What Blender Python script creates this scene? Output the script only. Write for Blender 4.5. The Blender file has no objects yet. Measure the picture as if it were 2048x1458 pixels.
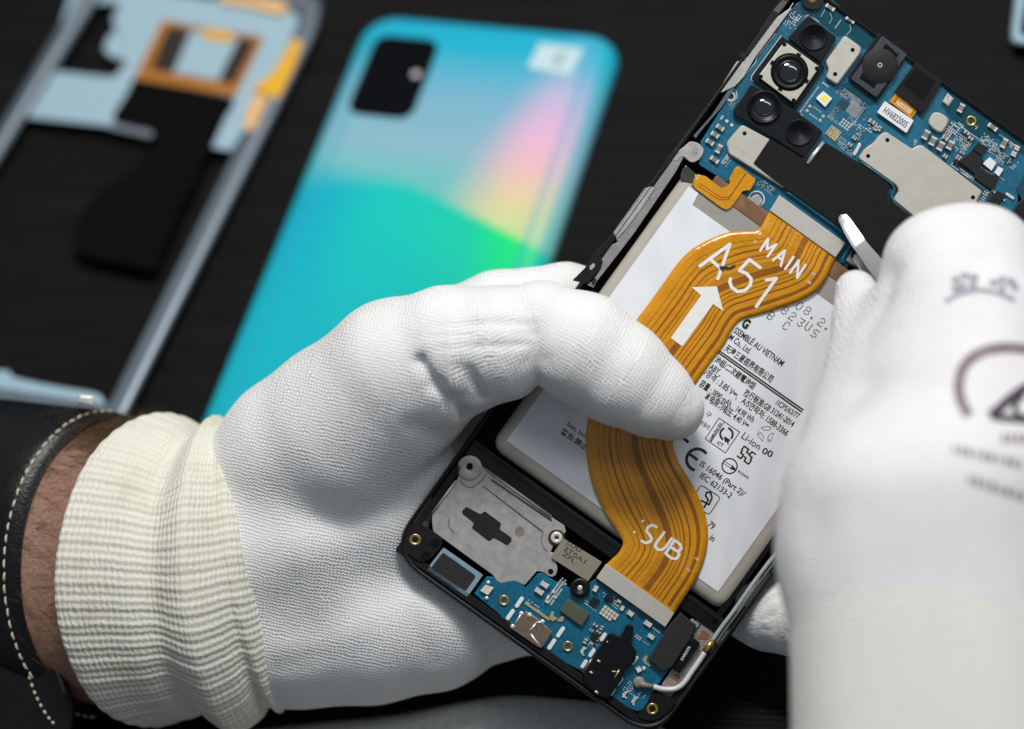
import bpy, bmesh, math, random
import numpy as np
from mathutils import Matrix, Vector
from mathutils.bvhtree import BVHTree
from math import radians as R, sin, cos, pi
random.seed(7)
rng = np.random.default_rng(3)
C = bpy.context.scene.collection

# ------------------------------------------------------------------ frames
# Table frame: z up, metres (S = 0.01 turns the centimetres used below into metres).
S = 0.01
FPX, D0, K = 4357.0, 48.8, 1.08          # focal length in photo pixels, camera to phone (cm), table distance factor
n_c = Vector((-0.19605772, 0.53969734, 0.81871127)).normalized()
y_c = (Vector((0, 1, 0)) - n_c * n_c.y).normalized()
x_c = y_c.cross(n_c)
Rcw = Matrix((x_c, y_c, n_c))            # camera axes -> table axes
CAMH = Rcw @ Vector((0, 0, 52.8595 * K))
M_CAM = Matrix.Translation(CAMH) @ Rcw.to_4x4()          # centimetres
M_PHONE = M_CAM @ Matrix.Translation((0, 0, -D0))         # the held phone: z = 0 is its open face
M_TABLE = Matrix.Identity(4)
SC = Matrix.Scale(S, 4)

scene = bpy.context.scene
cam = bpy.data.cameras.new('camera')
co = bpy.data.objects.new('camera', cam); C.objects.link(co)
loc, rot, _ = M_CAM.decompose()
co.matrix_world = Matrix.LocRotScale(loc * S, rot, (1, 1, 1))
cam.lens = 50.0; cam.sensor_width = 50.0 * 2048 / FPX; cam.clip_start = 0.02; cam.clip_end = 20
cam.dof.use_dof = True; cam.dof.focus_distance = (D0 - 0.15) * S; cam.dof.aperture_fstop = 3.3
cam.dof.aperture_blades = 7
scene.camera = co
w = bpy.data.worlds.new('World'); scene.world = w; w.use_nodes = True
bg = w.node_tree.nodes['Background']
bg.inputs[0].default_value = (0.80, 0.88, 1.0, 1); bg.inputs[1].default_value = 0.22
def area(name, pos, target, sx, sy, power, col):
    l = bpy.data.lights.new(name, 'AREA'); l.shape = 'RECTANGLE'; l.size = sx; l.size_y = sy; l.energy = power; l.color = col
    o = bpy.data.objects.new(name, l); C.objects.link(o)
    o.location = pos; d = Vector(target) - Vector(pos)
    o.rotation_euler = d.to_track_quat('-Z', 'Y').to_euler()
    return o
area('ceiling_lamp', (0.10, 0.28, 0.92), (0.02, 0.0, 0.03), 0.34, 0.14, 8.9, (1.0, 0.985, 0.96))
area('ceiling_lamp_far', (0.80, 0.0, 1.15), (0, 0, 0), 0.25, 0.8, 3.2, (0.93, 0.97, 1.0))
scene.view_settings.view_transform = 'Standard'; scene.view_settings.look = 'None'
scene.view_settings.exposure = 0.0; scene.view_settings.gamma = 1.0
scene.view_settings.use_curve_mapping = False
scene.render.engine = 'CYCLES'; scene.cycles.use_denoising = True
scene.cycles.max_bounces = 6

# ------------------------------------------------------------------ photo measurements -> centimetres
def P(x, y, z=0.0):                       # a point of the phone's face plane, raised by z
    k = (D0 - z) / FPX
    return Vector(((x - 1024) * k, (729 - y) * k, z))
def T(x, y, h=0.0):                       # a point of the table plane raised by h
    d = Rcw @ Vector(((x - 1024) / FPX, (729 - y) / FPX, -1.0))
    s = (h - CAMH.z) / d.z
    return CAMH + d * s
N_ = Vector((0.813, 0.582)); M_ = Vector((-0.582, 0.813))
def UV(u, v):                             # along / down the phone, in photo pixels from its top left corner
    return (N_.x * (1271 + u) + M_.x * (v - 969), N_.y * (1271 + u) + M_.y * (v - 969))
def crop(ox, oy, s):                      # reads points measured on an enlarged detail
    return lambda pts: [(ox + a / s, oy + b / s) for a, b in pts]
c1 = crop(1360, 0, 4.86); c2 = crop(1640, 0, 4.86); c3 = crop(1360, 240, 4.86); c4 = crop(1640, 240, 4.86)
c5 = crop(1848, 240, 6.075); b1 = crop(780, 880, 4.86); b2 = crop(940, 1120, 4.86); b3 = crop(1140, 1120, 4.3125)
fx = crop(1260, 420, 4.654); fsub = crop(1120, 820, 3.3125); lb = crop(1400, 640, 6.627); lc = crop(1340, 600, 4.2875)
ld = crop(1300, 820, 3.645); lf = crop(1140, 260, 4.287)

# ------------------------------------------------------------------ materials
def srgb(r, g, b):
    f = lambda c: (c / 255 / 12.92) if c <= 10 else ((c / 255 + 0.055) / 1.055) ** 2.4
    return (f(r), f(g), f(b), 1)
class NT:
    def __init__(s, name):
        s.m = bpy.data.materials.new(name); s.m.use_nodes = True; s.t = s.m.node_tree
        s.b = s.t.nodes['Principled BSDF']
    def n(s, typ, **kw):
        nd = s.t.nodes.new(typ)
        for k, v in kw.items(): setattr(nd, k, v)
        return nd
    def l(s, a, b): s.t.links.new(a, b)
    def coord(s, scale=(1, 1, 1), rot=(0, 0, 0), out='Object'):
        c = s.n('ShaderNodeTexCoord'); m = s.n('ShaderNodeMapping')
        m.inputs['Scale'].default_value = scale; m.inputs['Rotation'].default_value = rot
        s.l(c.outputs[out], m.inputs['Vector']); return m.outputs[0]
    def noise(s, vec, scale, detail=3, rough=.5):
        t = s.n('ShaderNodeTexNoise'); t.inputs['Scale'].default_value = scale; t.inputs['Detail'].default_value = detail
        t.inputs['Roughness'].default_value = rough
        if vec: s.l(vec, t.inputs['Vector'])
        return t.outputs['Fac']
    def ramp(s, fac, stops, interp='LINEAR'):
        r = s.n('ShaderNodeValToRGB'); e = r.color_ramp; e.interpolation = interp
        while len(e.elements) < len(stops): e.elements.new(.5)
        for el, (p, c) in zip(e.elements, stops): el.position = p; el.color = c
        s.l(fac, r.inputs[0]); return r.outputs[0]
    def mix(s, f, a, b, mode='MIX'):
        m = s.n('ShaderNodeMix'); m.data_type = 'RGBA'; m.blend_type = mode
        for i, v in ((0, f), (6, a), (7, b)):
            if hasattr(v, 'is_linked') or hasattr(v, 'links'): s.l(v, m.inputs[i])
            elif v is not None: m.inputs[i].default_value = v
        return m.outputs[2]
    def math(s, op, a, b=None, c=None, clamp=False):
        m = s.n('ShaderNodeMath', operation=op); m.use_clamp = clamp
        for i, v in enumerate((a, b, c)):
            if v is None: continue
            if hasattr(v, 'links'): s.l(v, m.inputs[i])
            else: m.inputs[i].default_value = v
        return m.outputs[0]
    def bump(s, h, strength=.3, dist=.01):
        b = s.n('ShaderNodeBump'); b.inputs['Strength'].default_value = strength; b.inputs['Distance'].default_value = dist
        s.l(h, b.inputs['Height']); s.l(b.outputs[0], s.b.inputs['Normal']); return b
def mat(name, col, rough=.5, metal=0., var=.12, vscale=6, bump=0, bscale=60, spec=.5, coat=0, rvar=0.0):
    t = NT(name); b = t.b
    v = t.coord(); f = t.noise(v, vscale, 4, .6)
    lo = tuple(c * (1 - var) for c in col[:3]) + (1,); hi = tuple(min(1, c * (1 + var)) for c in col[:3]) + (1,)
    t.l(t.ramp(f, [(.3, lo), (.7, hi)]), b.inputs['Base Color'])
    b.inputs['Roughness'].default_value = rough; b.inputs['Metallic'].default_value = metal
    b.inputs['Specular IOR Level'].default_value = spec; b.inputs['Coat Weight'].default_value = coat
    if rvar:
        f2 = t.noise(v, vscale * 3, 4, .6)
        t.l(t.math('ADD', t.math('MULTIPLY', f2, rvar * 2), rough - rvar), b.inputs['Roughness'])
    if bump: t.bump(t.noise(v, bscale, 3, .6), bump, .01)
    return t.m
MAT = {}
def deep(name, m): MAT[name] = m; return m
m_plastic = mat('black_plastic', (.0035, .0035, .004), .36, spec=.35, bump=.15, bscale=90, rvar=.1)
m_plasticm = mat('matte_black_plastic', (.0045, .0045, .0055), .6, spec=.25, bump=.2, bscale=140)
m_floor = mat('dark_midplate', (.002, .002, .0025), .7, spec=.15)
m_mag = mat('magnesium', (.27, .265, .255), .45, .4, var=.15, vscale=4, bump=.12, bscale=25, rvar=.1)
m_magl = mat('magnesium_light', (.40, .39, .37), .42, .35, var=.16, vscale=5, bump=.15, bscale=50, rvar=.1)
m_shield = mat('tin_shield', (.54, .515, .445), .38, .28, var=.05, vscale=3, bump=.10, bscale=120, rvar=.06)
m_steelplate = mat('steel_stiffener', (.50, .48, .43), .45, .15, var=.04, bump=.06, bscale=160)
m_white = None
m_graph = mat('graphite_sheet', (.0068, .0064, .0062), .7, spec=.22, var=.3, bump=.2, bscale=150)
m_black = mat('camera_black', (.0035, .0042, .0062), .5, bump=.1, bscale=120, spec=.2)
m_lensr = mat('lens_ring', (.002, .002, .003), .35, spec=.25)
m_glass = mat('lens_glass', (.004, .005, .010), .04, coat=1.0, spec=.9)
m_tin = mat('solder_tin', (.74, .73, .70), .3, .35, var=.12, vscale=40)
m_pad = mat('solder_pad', (.56, .60, .60), .4, .2, var=.2, vscale=40)
m_cer = mat('ceramic_brown', (.20, .17, .14), .5, var=.2)
m_cerl = mat('ceramic_light', (.62, .58, .47), .45, var=.15)
m_chip = mat('chip_black', (.013, .0135, .015), .55, spec=.25, bump=.12, bscale=200)
m_brass = mat('brass', (.62, .42, .14), .28, .9, var=.15)
m_gold = mat('gold_pad', (.62, .52, .28), .35, .6, var=.2, vscale=30)
m_bwall = mat('battery_wrap', (.40, .37, .315), .42, 0, var=.06, vscale=2, coat=.15)
m_bgrey = mat('battery_tape_grey', (.30, .285, .255), .5, var=.06)
m_copper = mat('kapton_copper_tape', (.20, .098, .045), .4, var=.25, vscale=4, coat=.3)
m_yel = mat('led_phosphor', (.85, .80, .05), .5, var=.03)
m_wht = mat('white_plastic', (.74, .75, .76), .45, var=.03)
m_wire = mat('white_cable', (.62, .64, .66), .35, var=.04)
m_green = mat('green_foam_pad', (.075, .085, .052), .7, var=.2)
m_stkr = mat('barcode_sticker', (.24, .215, .165), .5, var=.06)
m_ink = mat('black_ink', (.012, .010, .012), .5, var=.1)
m_inks = mat('pale_silkscreen', (.42, .50, .50), .5, var=.2)
m_usb = mat('port_metal', (.33, .24, .18), .3, .75, var=.2, vscale=12)
m_mesh = mat('pale_blue_foam', (.19, .29, .36), .7, var=.08)
m_wprint = mat('white_print', (.78, .78, .76), .5, var=.03)
m_steel = mat('polished_steel', (.80, .78, .77), .26, .75, var=.05, vscale=20, bump=.03, bscale=80)

def pcb():
    t = NT('blue_board'); v = t.coord(rot=(0, 0, R(35.6)))
    f = t.noise(v, 2.2, 4, .6)
    base = t.ramp(f, [(.3, (.0010, .082, .150, 1)), (.7, (.0015, .125, .215, 1))])
    br = t.n('ShaderNodeTexBrick'); br.inputs['Scale'].default_value = 9; br.inputs['Mortar Size'].default_value = .03
    br.inputs['Color1'].default_value = (0, 0, 0, 1); br.inputs['Color2'].default_value = (.35, .35, .35, 1); br.inputs['Mortar'].default_value = (1, 1, 1, 1)
    t.l(v, br.inputs['Vector'])
    vo = t.n('ShaderNodeTexVoronoi', feature='DISTANCE_TO_EDGE', distance='MANHATTAN'); vo.inputs['Scale'].default_value = 5.5; t.l(v, vo.inputs['Vector'])
    e = t.math('LESS_THAN', vo.outputs[0], .035)
    tr = t.math('MULTIPLY', e, .30)
    col = t.mix(tr, base, (.02, .24, .36, 1))
    col = t.mix(t.math('MULTIPLY', br.outputs['Fac'], .12), col, (.0, .05, .12, 1))
    t.l(col, t.b.inputs['Base Color']); t.b.inputs['Roughness'].default_value = .33
    t.bump(t.math('ADD', t.math('MULTIPLY', e, .6), t.noise(v, 60)), .12, .01)
    return t.m
m_pcb = pcb()
m_pcbd = mat('dark_blue_board', (.002, .045, .085), .38, var=.2, vscale=3, bump=.1, bscale=70)
m_film = mat('teal_film', (.004, .060, .085), .22, var=.15, vscale=3)

def flex_mat(name, col, c2):
    t = NT(name); v = t.coord()
    f = t.noise(v, 1.3, 3, .5)
    t.l(t.ramp(f, [(.3, col), (.72, c2)]), t.b.inputs['Base Color'])
    t.b.inputs['Roughness'].default_value = .27; t.b.inputs['Coat Weight'].default_value = .35
    t.b.inputs['Coat Roughness'].default_value = .15
    t.b.inputs['Subsurface Weight'].default_value = .0
    t.bump(t.noise(v, 5, 2, .5), .06, .02); return t.m
m_flex = flex_mat('orange_polyimide', (.56, .235, .003, 1), (.66, .285, .005, 1))
m_trace = flex_mat('polyimide_trace', (.24, .078, .002, 1), (.30, .105, .003, 1))
m_tracef = flex_mat('polyimide_fine_trace', (.36, .13, .003, 1), (.42, .16, .004, 1))

def label_mat():
    t = NT('battery_label'); v = t.coord()
    f = t.noise(v, .8, 3, .5)
    t.l(t.ramp(f, [(.3, (.71, .725, .75, 1)), (.7, (.75, .765, .785, 1))]), t.b.inputs['Base Color'])
    t.b.inputs['Roughness'].default_value = .42
    t.bump(t.noise(t.coord((1, .3, 1), (0, 0, R(30))), .7, 2, .4), .12, .05); return t.m
m_white = label_mat()

def table_mat():
    t = NT('black_ridged_wood'); v = t.coord((100, 100, 100))      # table object is in metres
    vs = t.n('ShaderNodeMapping'); vs.inputs['Scale'].default_value = (.10, 2.2, 1); vs.inputs['Rotation'].default_value = (0, 0, R(4)); t.l(v, vs.inputs[0])
    g = t.noise(vs.outputs[0], 1.6, 6, .65)
    wv = t.n('ShaderNodeTexWave', bands_direction='Y'); wv.inputs['Scale'].default_value = 1.9; wv.inputs['Distortion'].default_value = 2.2; wv.inputs['Detail'].default_value = 3; wv.inputs['Detail Scale'].default_value = .6
    wm = t.n('ShaderNodeMapping'); wm.inputs['Scale'].default_value = (.25, 1, 1); wm.inputs['Rotation'].default_value = (0, 0, R(4)); t.l(v, wm.inputs[0]); t.l(wm.outputs[0], wv.inputs['Vector'])
    g = t.math('ADD', t.math('MULTIPLY', g, .65), t.math('MULTIPLY', wv.outputs['Fac'], .35))
    g2 = t.noise(v, .35, 3, .5)
    col = t.ramp(g, [(.36, (.0008, .0007, .0007, 1)), (.58, (.0042, .0039, .0037, 1)), (.74, (.0170, .0155, .0145, 1))])
    col = t.mix(t.math('MULTIPLY', g2, .4), col, (.0030, .0028, .0028, 1))
    t.l(col, t.b.inputs['Base Color']); t.b.inputs['Roughness'].default_value = .7
    t.b.inputs['Specular IOR Level'].default_value = .12
    t.bump(g, .6, .0006); return t.m
m_table = table_mat()

def knit_mat(name, col, dirt, pitch=.085, bs=.5, rib=None, stain=None):
    t = NT(name); a = t.n('ShaderNodeAttribute', attribute_name='knit'); sp = t.n('ShaderNodeSeparateXYZ'); t.l(a.outputs['Vector'], sp.inputs[0])
    wob = t.noise(t.coord(), 3.0, 2, .5)
    u = t.math('ADD', sp.outputs[0], t.math('MULTIPLY', wob, .12)); vv = t.math('ADD', sp.outputs[1], t.math('MULTIPLY', wob, .05 if rib else .12))
    su = t.math('SINE', t.math('MULTIPLY', u, 2 * pi / pitch))
    pv = pitch if rib is None else rib
    row = t.math('MULTIPLY', vv, 2 * pi / pv)
    sv = t.math('SINE', t.math('ADD', row, t.math('MULTIPLY', su, (.12 if rib else .9))))
    h = t.math('ADD', t.math('MULTIPLY', su, .5), t.math('MULTIPLY', sv, .5 if rib is None else .55))
    fine = t.noise(t.coord(), 22, 3, .7)
    h2 = t.math('ADD', h, t.math('MULTIPLY', fine, 1.1))
    big = t.noise(t.coord(), .55, 4, .6)
    base = t.ramp(big, [(.38, col), (.72, dirt)])
    sh = t.math('MULTIPLY', t.math('SUBTRACT', .15, h), .15, clamp=True)   # gaps between loops are mixed darker
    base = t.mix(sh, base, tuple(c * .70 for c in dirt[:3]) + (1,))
    if stain:
        st = t.ramp(t.noise(t.coord(), 1.1, 4, .65), [(.55, (0, 0, 0, 1)), (.75, (1, 1, 1, 1))])
        base = t.mix(t.math('MULTIPLY', st, .45), base, stain)
    if rib:                                  # the cream rib yarn turns into the white yarn of the palm
        base = t.mix(t.math('MULTIPLY_ADD', sp.outputs[2], 9.0, -8.0, clamp=True), base, (.79, .79, .775, 1))
    t.l(base, t.b.inputs['Base Color']); t.b.inputs['Roughness'].default_value = .9
    t.b.inputs['Sheen Weight'].default_value = .25; t.b.inputs['Sheen Roughness'].default_value = .5
    t.b.inputs['Specular IOR Level'].default_value = .2
    t.bump(h2, bs, .016); return t.m
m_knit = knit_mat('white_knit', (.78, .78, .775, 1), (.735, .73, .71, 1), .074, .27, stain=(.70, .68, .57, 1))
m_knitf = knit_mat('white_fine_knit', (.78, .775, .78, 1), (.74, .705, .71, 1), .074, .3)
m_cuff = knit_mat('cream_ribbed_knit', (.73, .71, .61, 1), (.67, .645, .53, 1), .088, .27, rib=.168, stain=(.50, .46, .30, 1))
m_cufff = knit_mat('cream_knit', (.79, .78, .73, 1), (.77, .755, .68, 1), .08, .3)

def skin_mat():
    t = NT('skin'); v = t.coord()
    f = t.noise(v, .9, 5, .6); f2 = t.noise(v, 9, 4, .7)
    c = t.ramp(f, [(.3, (.33, .185, .125, 1)), (.55, (.38, .215, .15, 1)), (.75, (.33, .15, .12, 1))])
    c = t.mix(t.math('MULTIPLY', f2, .35), c, (.20, .095, .06, 1))
    t.l(c, t.b.inputs['Base Color']); t.b.inputs['Roughness'].default_value = .5
    t.b.inputs['Subsurface Weight'].default_value = .15; t.b.inputs['Subsurface Radius'].default_value = (.006, .002, .001)
    t.b.inputs['Subsurface Scale'].default_value = 1
    t.bump(t.math('ADD', t.noise(v, 18, 4, .7), t.math('MULTIPLY', t.noise(v, 2.2, 4, .6), 2.0)), .35, .04); return t.m
m_skin = skin_mat()
m_hair = mat('brown_hair', (.16, .10, .05), .5, var=.3)
def leather():
    t = NT('black_leather'); v = t.coord()
    vo = t.n('ShaderNodeTexVoronoi'); vo.inputs['Scale'].default_value = 16; t.l(v, vo.inputs['Vector'])
    t.b.inputs['Base Color'].default_value = (.0035, .0035, .0035, 1); t.b.inputs['Specular IOR Level'].default_value = .35
    t.l(t.math('ADD', t.math('MULTIPLY', t.noise(v, 2, 4), .25), .22), t.b.inputs['Roughness'])
    t.bump(t.math('ADD', vo.outputs[0], t.noise(v, 3, 3)), .10, .02); return t.m
m_leather = leather()
m_thread = mat('cream_thread', (.62, .60, .44), .7, var=.2, vscale=20)

# ------------------------------------------------------------------ object helpers
def link(name, me, parent=None):
    o = bpy.data.objects.new(name, me); C.objects.link(o)
    if parent is not None: o.parent = parent
    return o
def thing(name, label, cat, frame, group=None):
    o = bpy.data.objects.new(name, None); C.objects.link(o); o.empty_display_size = .5
    o.matrix_world = SC @ frame; o['label'] = label; o['category'] = cat
    if group: o['group'] = group
    return o
class MB:
    """collects polygons for ONE mesh"""
    def __init__(s): s.v = []; s.f = []; s.mi = []; s.mats = []; s.sm = []
    def m(s, mt):
        if mt not in s.mats: s.mats.append(mt)
        return s.mats.index(mt)
    def add(s, vs, fs, mt, smooth=False):
        o = len(s.v); s.v += [tuple(v) for v in vs]; k = s.m(mt)
        for f in fs: s.f.append(tuple(i + o for i in f)); s.mi.append(k); s.sm.append(smooth)
    def prism(s, pts, z0, z1, mt, bev=0.0, frame=P):
        """pts: photo px outline; a solid from z0 to z1 with a small chamfer"""
        a = sum(pts[i][0] * pts[(i + 1) % len(pts)][1] - pts[(i + 1) % len(pts)][0] * pts[i][1] for i in range(len(pts)))
        if a > 0: pts = pts[::-1]
        n = len(pts)
        lo = [frame(x, y, z0) for x, y in pts]
        if bev:
            q = inset(pts, bev * FPX / D0)
            rings = [lo, [frame(x, y, z1 - bev) for x, y in pts], [frame(x, y, z1 - bev * .3) for x, y in inset(pts, bev * .3 * FPX / D0)], [frame(x, y, z1) for x, y in q]]
        else: rings = [lo, [frame(x, y, z1) for x, y in pts]]
        vs = [p for r in rings for p in r]; fs = []
        for k in range(len(rings) - 1):
            for i in range(n):
                j = (i + 1) % n; fs.append((k * n + i, k * n + j, (k + 1) * n + j, (k + 1) * n + i))
        fs.append(tuple((len(rings) - 1) * n + i for i in range(n))); fs.append(tuple(reversed(range(n))))
        s.add(vs, fs, mt)
    def lathe(s, x, y, prof, mt, n=28, cap=True, frame=P, smooth=True):
        """prof: (radius px, z cm) from outside in"""
        vs = []
        for r, z in prof:
            for i in range(n):
                a = 2 * pi * i / n; vs.append(frame(x + r * cos(a), y + r * sin(a), z))
        fs = []
        for k in range(len(prof) - 1):
            for i in range(n):
                j = (i + 1) % n; fs.append((k * n + i, (k + 1) * n + i, (k + 1) * n + j, k * n + j))
        if cap: fs.append(tuple((len(prof) - 1) * n + i for i in reversed(range(n))))
        s.add(vs, fs, mt, smooth)
    def ring(s, x, y, r0, r1, z0, z1, mt, n=28, frame=P):
        s.lathe(x, y, [(r1, z0), (r1, z1), (r0, z1), (r0, z0)], mt, n, False, frame, False)
    def tube(s, pts, r, mt, n=8, caps=True):
        """pts in cm vectors, r number or list"""
        pts = [Vector(p) for p in pts]; m = len(pts); vs = []; up = Vector((0, 0, 1))
        for i, p in enumerate(pts):
            d = (pts[min(i + 1, m - 1)] - pts[max(i - 1, 0)]).normalized()
            a = d.cross(up)
            if a.length < 1e-3: a = d.cross(Vector((1, 0, 0)))
            a.normalize(); b = a.cross(d); rr = r[i] if isinstance(r, (list, tuple)) else r
            for k in range(n):
                t = 2 * pi * k / n; vs.append(p + a * rr * cos(t) + b * rr * sin(t))
        fs = [(i * n + k, i * n + (k + 1) % n, (i + 1) * n + (k + 1) % n, (i + 1) * n + k) for i in range(m - 1) for k in range(n)]
        if caps: fs += [tuple(reversed(range(n))), tuple((m - 1) * n + k for k in range(n))]
        s.add(vs, fs, mt, True)
    def flat(s, pts, z, mt, frame=P):
        a = sum(pts[i][0] * pts[(i + 1) % len(pts)][1] - pts[(i + 1) % len(pts)][0] * pts[i][1] for i in range(len(pts)))
        if a > 0: pts = pts[::-1]
        s.add([frame(x, y, z) for x, y in pts], [tuple(range(len(pts)))], mt)
    def build(s, name, parent=None):
        me = bpy.data.meshes.new(name); me.from_pydata(s.v, [], s.f)
        for m_ in s.mats: me.materials.append(m_)
        me.polygons.foreach_set('material_index', s.mi); me.polygons.foreach_set('use_smooth', s.sm)
        me.update(); return link(name, me, parent)
def inset(pts, d):
    """offset a clockwise-in-picture outline inwards by d px"""
    n = len(pts); out = []
    area_ = sum(pts[i][0] * pts[(i + 1) % n][1] - pts[(i + 1) % n][0] * pts[i][1] for i in range(n))
    sg = 1 if area_ > 0 else -1
    for i in range(n):
        p0 = Vector(pts[i - 1]); p = Vector(pts[i]); p1 = Vector(pts[(i + 1) % n])
        e0 = (p - p0); e1 = (p1 - p)
        if e0.length < 1e-6 or e1.length < 1e-6: out.append(tuple(p)); continue
        e0.normalize(); e1.normalize()
        n0 = Vector((-e0.y, e0.x)) * sg; n1 = Vector((-e1.y, e1.x)) * sg
        b = n0 + n1
        if b.length < .2: out.append(tuple(p + n0 * d)); continue
        b.normalize(); k = d / max(.45, b.dot(n0)); out.append(tuple(p + b * k))
    return out
def rnd(pts, r, seg=4):
    """round the corners of an outline (r px, number or list)"""
    n = len(pts); out = []
    for i in range(n):
        p0 = Vector(pts[i - 1]); p = Vector(pts[i]); p1 = Vector(pts[(i + 1) % n]); rr = r[i] if isinstance(r, (list, tuple)) else r
        a = (p0 - p); b = (p1 - p); rr = min(rr, a.length * .48, b.length * .48)
        if rr < .3: out.append(tuple(p)); continue
        a.normalize(); b.normalize(); q0 = p + a * rr; q1 = p + b * rr
        for k in range(seg + 1):
            t = k / seg; out.append(tuple(q0 * (1 - t) ** 2 + p * 2 * t * (1 - t) + q1 * t * t))
    return out
def smoothline(pts, k=4):
    """Catmull-Rom through points (any dimension)"""
    pts = [np.array(p, float) for p in pts]; q = [2 * pts[0] - pts[1]] + pts + [2 * pts[-1] - pts[-2]]; out = []
    for i in range(1, len(q) - 2):
        for j in range(k):
            t = j / k; a, b, c_, d = q[i - 1:i + 3]
            out.append(.5 * (2 * b + (c_ - a) * t + (2 * a - 5 * b + 4 * c_ - d) * t * t + (3 * b - 3 * c_ + d - a) * t ** 3))
    out.append(pts[-1]); return out
def box(cx, cy, L, W, ang):               # px outline of a rectangle, angle in picture degrees
    a = R(ang); ux, uy = cos(a), sin(a)
    return [(cx + ux * sx * L / 2 - uy * sy * W / 2, cy + uy * sx * L / 2 + ux * sy * W / 2) for sx, sy in ((-1, -1), (1, -1), (1, 1), (-1, 1))]
def capsule(p, q, w, n=6):
    p = Vector(p); q = Vector(q); d = (q - p).normalized(); a0 = math.atan2(d.y, d.x); out = []
    for k in range(n + 1): a = a0 + pi / 2 + pi * k / n; out.append((p.x + w / 2 * cos(a), p.y + w / 2 * sin(a)))
    for k in range(n + 1): a = a0 - pi / 2 + pi * k / n; out.append((q.x + w / 2 * cos(a), q.y + w / 2 * sin(a)))
    return out
def strokes(mb, lines, w, z, mt, t=.004):
    """painted line: one ribbon with round ends"""
    for li, ln in enumerate(lines):
        for i in range(len(ln) - 1):
            mb.flat(capsule(ln[i], ln[i + 1], w), z + .0006 * ((li * 3 + i) % 7), mt)
TX = MB
def _caph():
    cu = bpy.data.curves.new('tmp', 'FONT'); cu.body = 'H'; o = bpy.data.objects.new('tmp', cu); C.objects.link(o); me = bpy.data.meshes.new_from_object(o)
    h = max(q.co.y for q in me.vertices) - min(q.co.y for q in me.vertices); bpy.data.objects.remove(o); bpy.data.curves.remove(cu); bpy.data.meshes.remove(me); return h
CAPH = _caph()
def text(mb, s, p0, p1, h, z, mt, bold=0.0, capk=CAPH, fixed=None, frame=P):
    """lettering between two baseline points (photo px), capital height h px"""
    cu = bpy.data.curves.new('tmp', 'FONT'); cu.body = s; cu.resolution_u = 3; cu.offset = bold
    o = bpy.data.objects.new('tmp', cu); C.objects.link(o)
    me = bpy.data.meshes.new_from_object(o)
    v = np.array([q.co[:] for q in me.vertices]); fs = [tuple(f.vertices) for f in me.polygons]
    bpy.data.objects.remove(o); bpy.data.curves.remove(cu); bpy.data.meshes.remove(me)
    if len(v) == 0: return
    p0 = Vector(p0); p1 = Vector(p1); d = (p1 - p0); L = d.length; d.normalize(); up = Vector((d.y, -d.x))
    x0, x1 = v[:, 0].min(), v[:, 0].max(); sx = L / max(1e-6, x1 - x0); sy = h / capk
    if fixed: sx = sy * fixed
    vs = []
    for q in v:
        a = p0 + d * ((q[0] - x0) * sx) + up * (q[1] * sy); vs.append(frame(a.x, a.y, z))
    mb.add(vs, fs, mt)

# ================================================================== TABLE (setting)
me = bpy.data.meshes.new('table')
me.from_pydata([(-1.2, -1.0, 0), (1.2, -1.0, 0), (1.2, 1.4, 0), (-1.2, 1.4, 0), (-1.2, -1.0, -.04), (1.2, -1.0, -.04), (1.2, 1.4, -.04), (-1.2, 1.4, -.04)], [],
               [(0, 1, 2, 3), (7, 6, 5, 4), (0, 4, 5, 1), (1, 5, 6, 2), (2, 6, 7, 3), (3, 7, 4, 0)])
me.materials.append(m_table); o = link('table', me); o['kind'] = 'structure'

# ================================================================== things lying on the table
# --- blue phone back cover
bk = thing('phone_back_cover', 'glossy turquoise phone back cover with rainbow sheen and black camera window', 'phone cover', M_TABLE)
Rm = np.array([[0.0] * 3] * 3)
def rodr(w_):
    t = np.linalg.norm(w_); k = w_ / t; Kx = np.array([[0, -k[2], k[1]], [k[2], 0, -k[0]], [-k[1], k[0], 0]])
    return np.eye(3) + sin(t) * Kx + (1 - cos(t)) * Kx @ Kx
Rt = rodr(np.array([-0.54827803, -0.27404315, -0.22288322])); tt = np.array([-0.42306135, 9.01678047, -58.9046673]) * K
def B(u, v, h=0.0):                       # cover coordinates (cm, origin at the middle of its top edge)
    p = Rt @ np.array([u * K, v * K, 0]) + tt
    q = CAMH + Rcw @ Vector(p); q.z = h; return q
WB, LB = 7.36, 15.85
def rrect(x0, y0, x1, y1, r, seg=10):
    out = []
    for cx_, cy_, a0 in ((x1 - r, y1 - r, 0), (x0 + r, y1 - r, 90), (x0 + r, y0 + r, 180), (x1 - r, y0 + r, 270)):
        for k in range(seg + 1): a = R(a0 + 90 * k / seg); out.append((cx_ + r * cos(a), cy_ + r * sin(a)))
    return out
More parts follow.
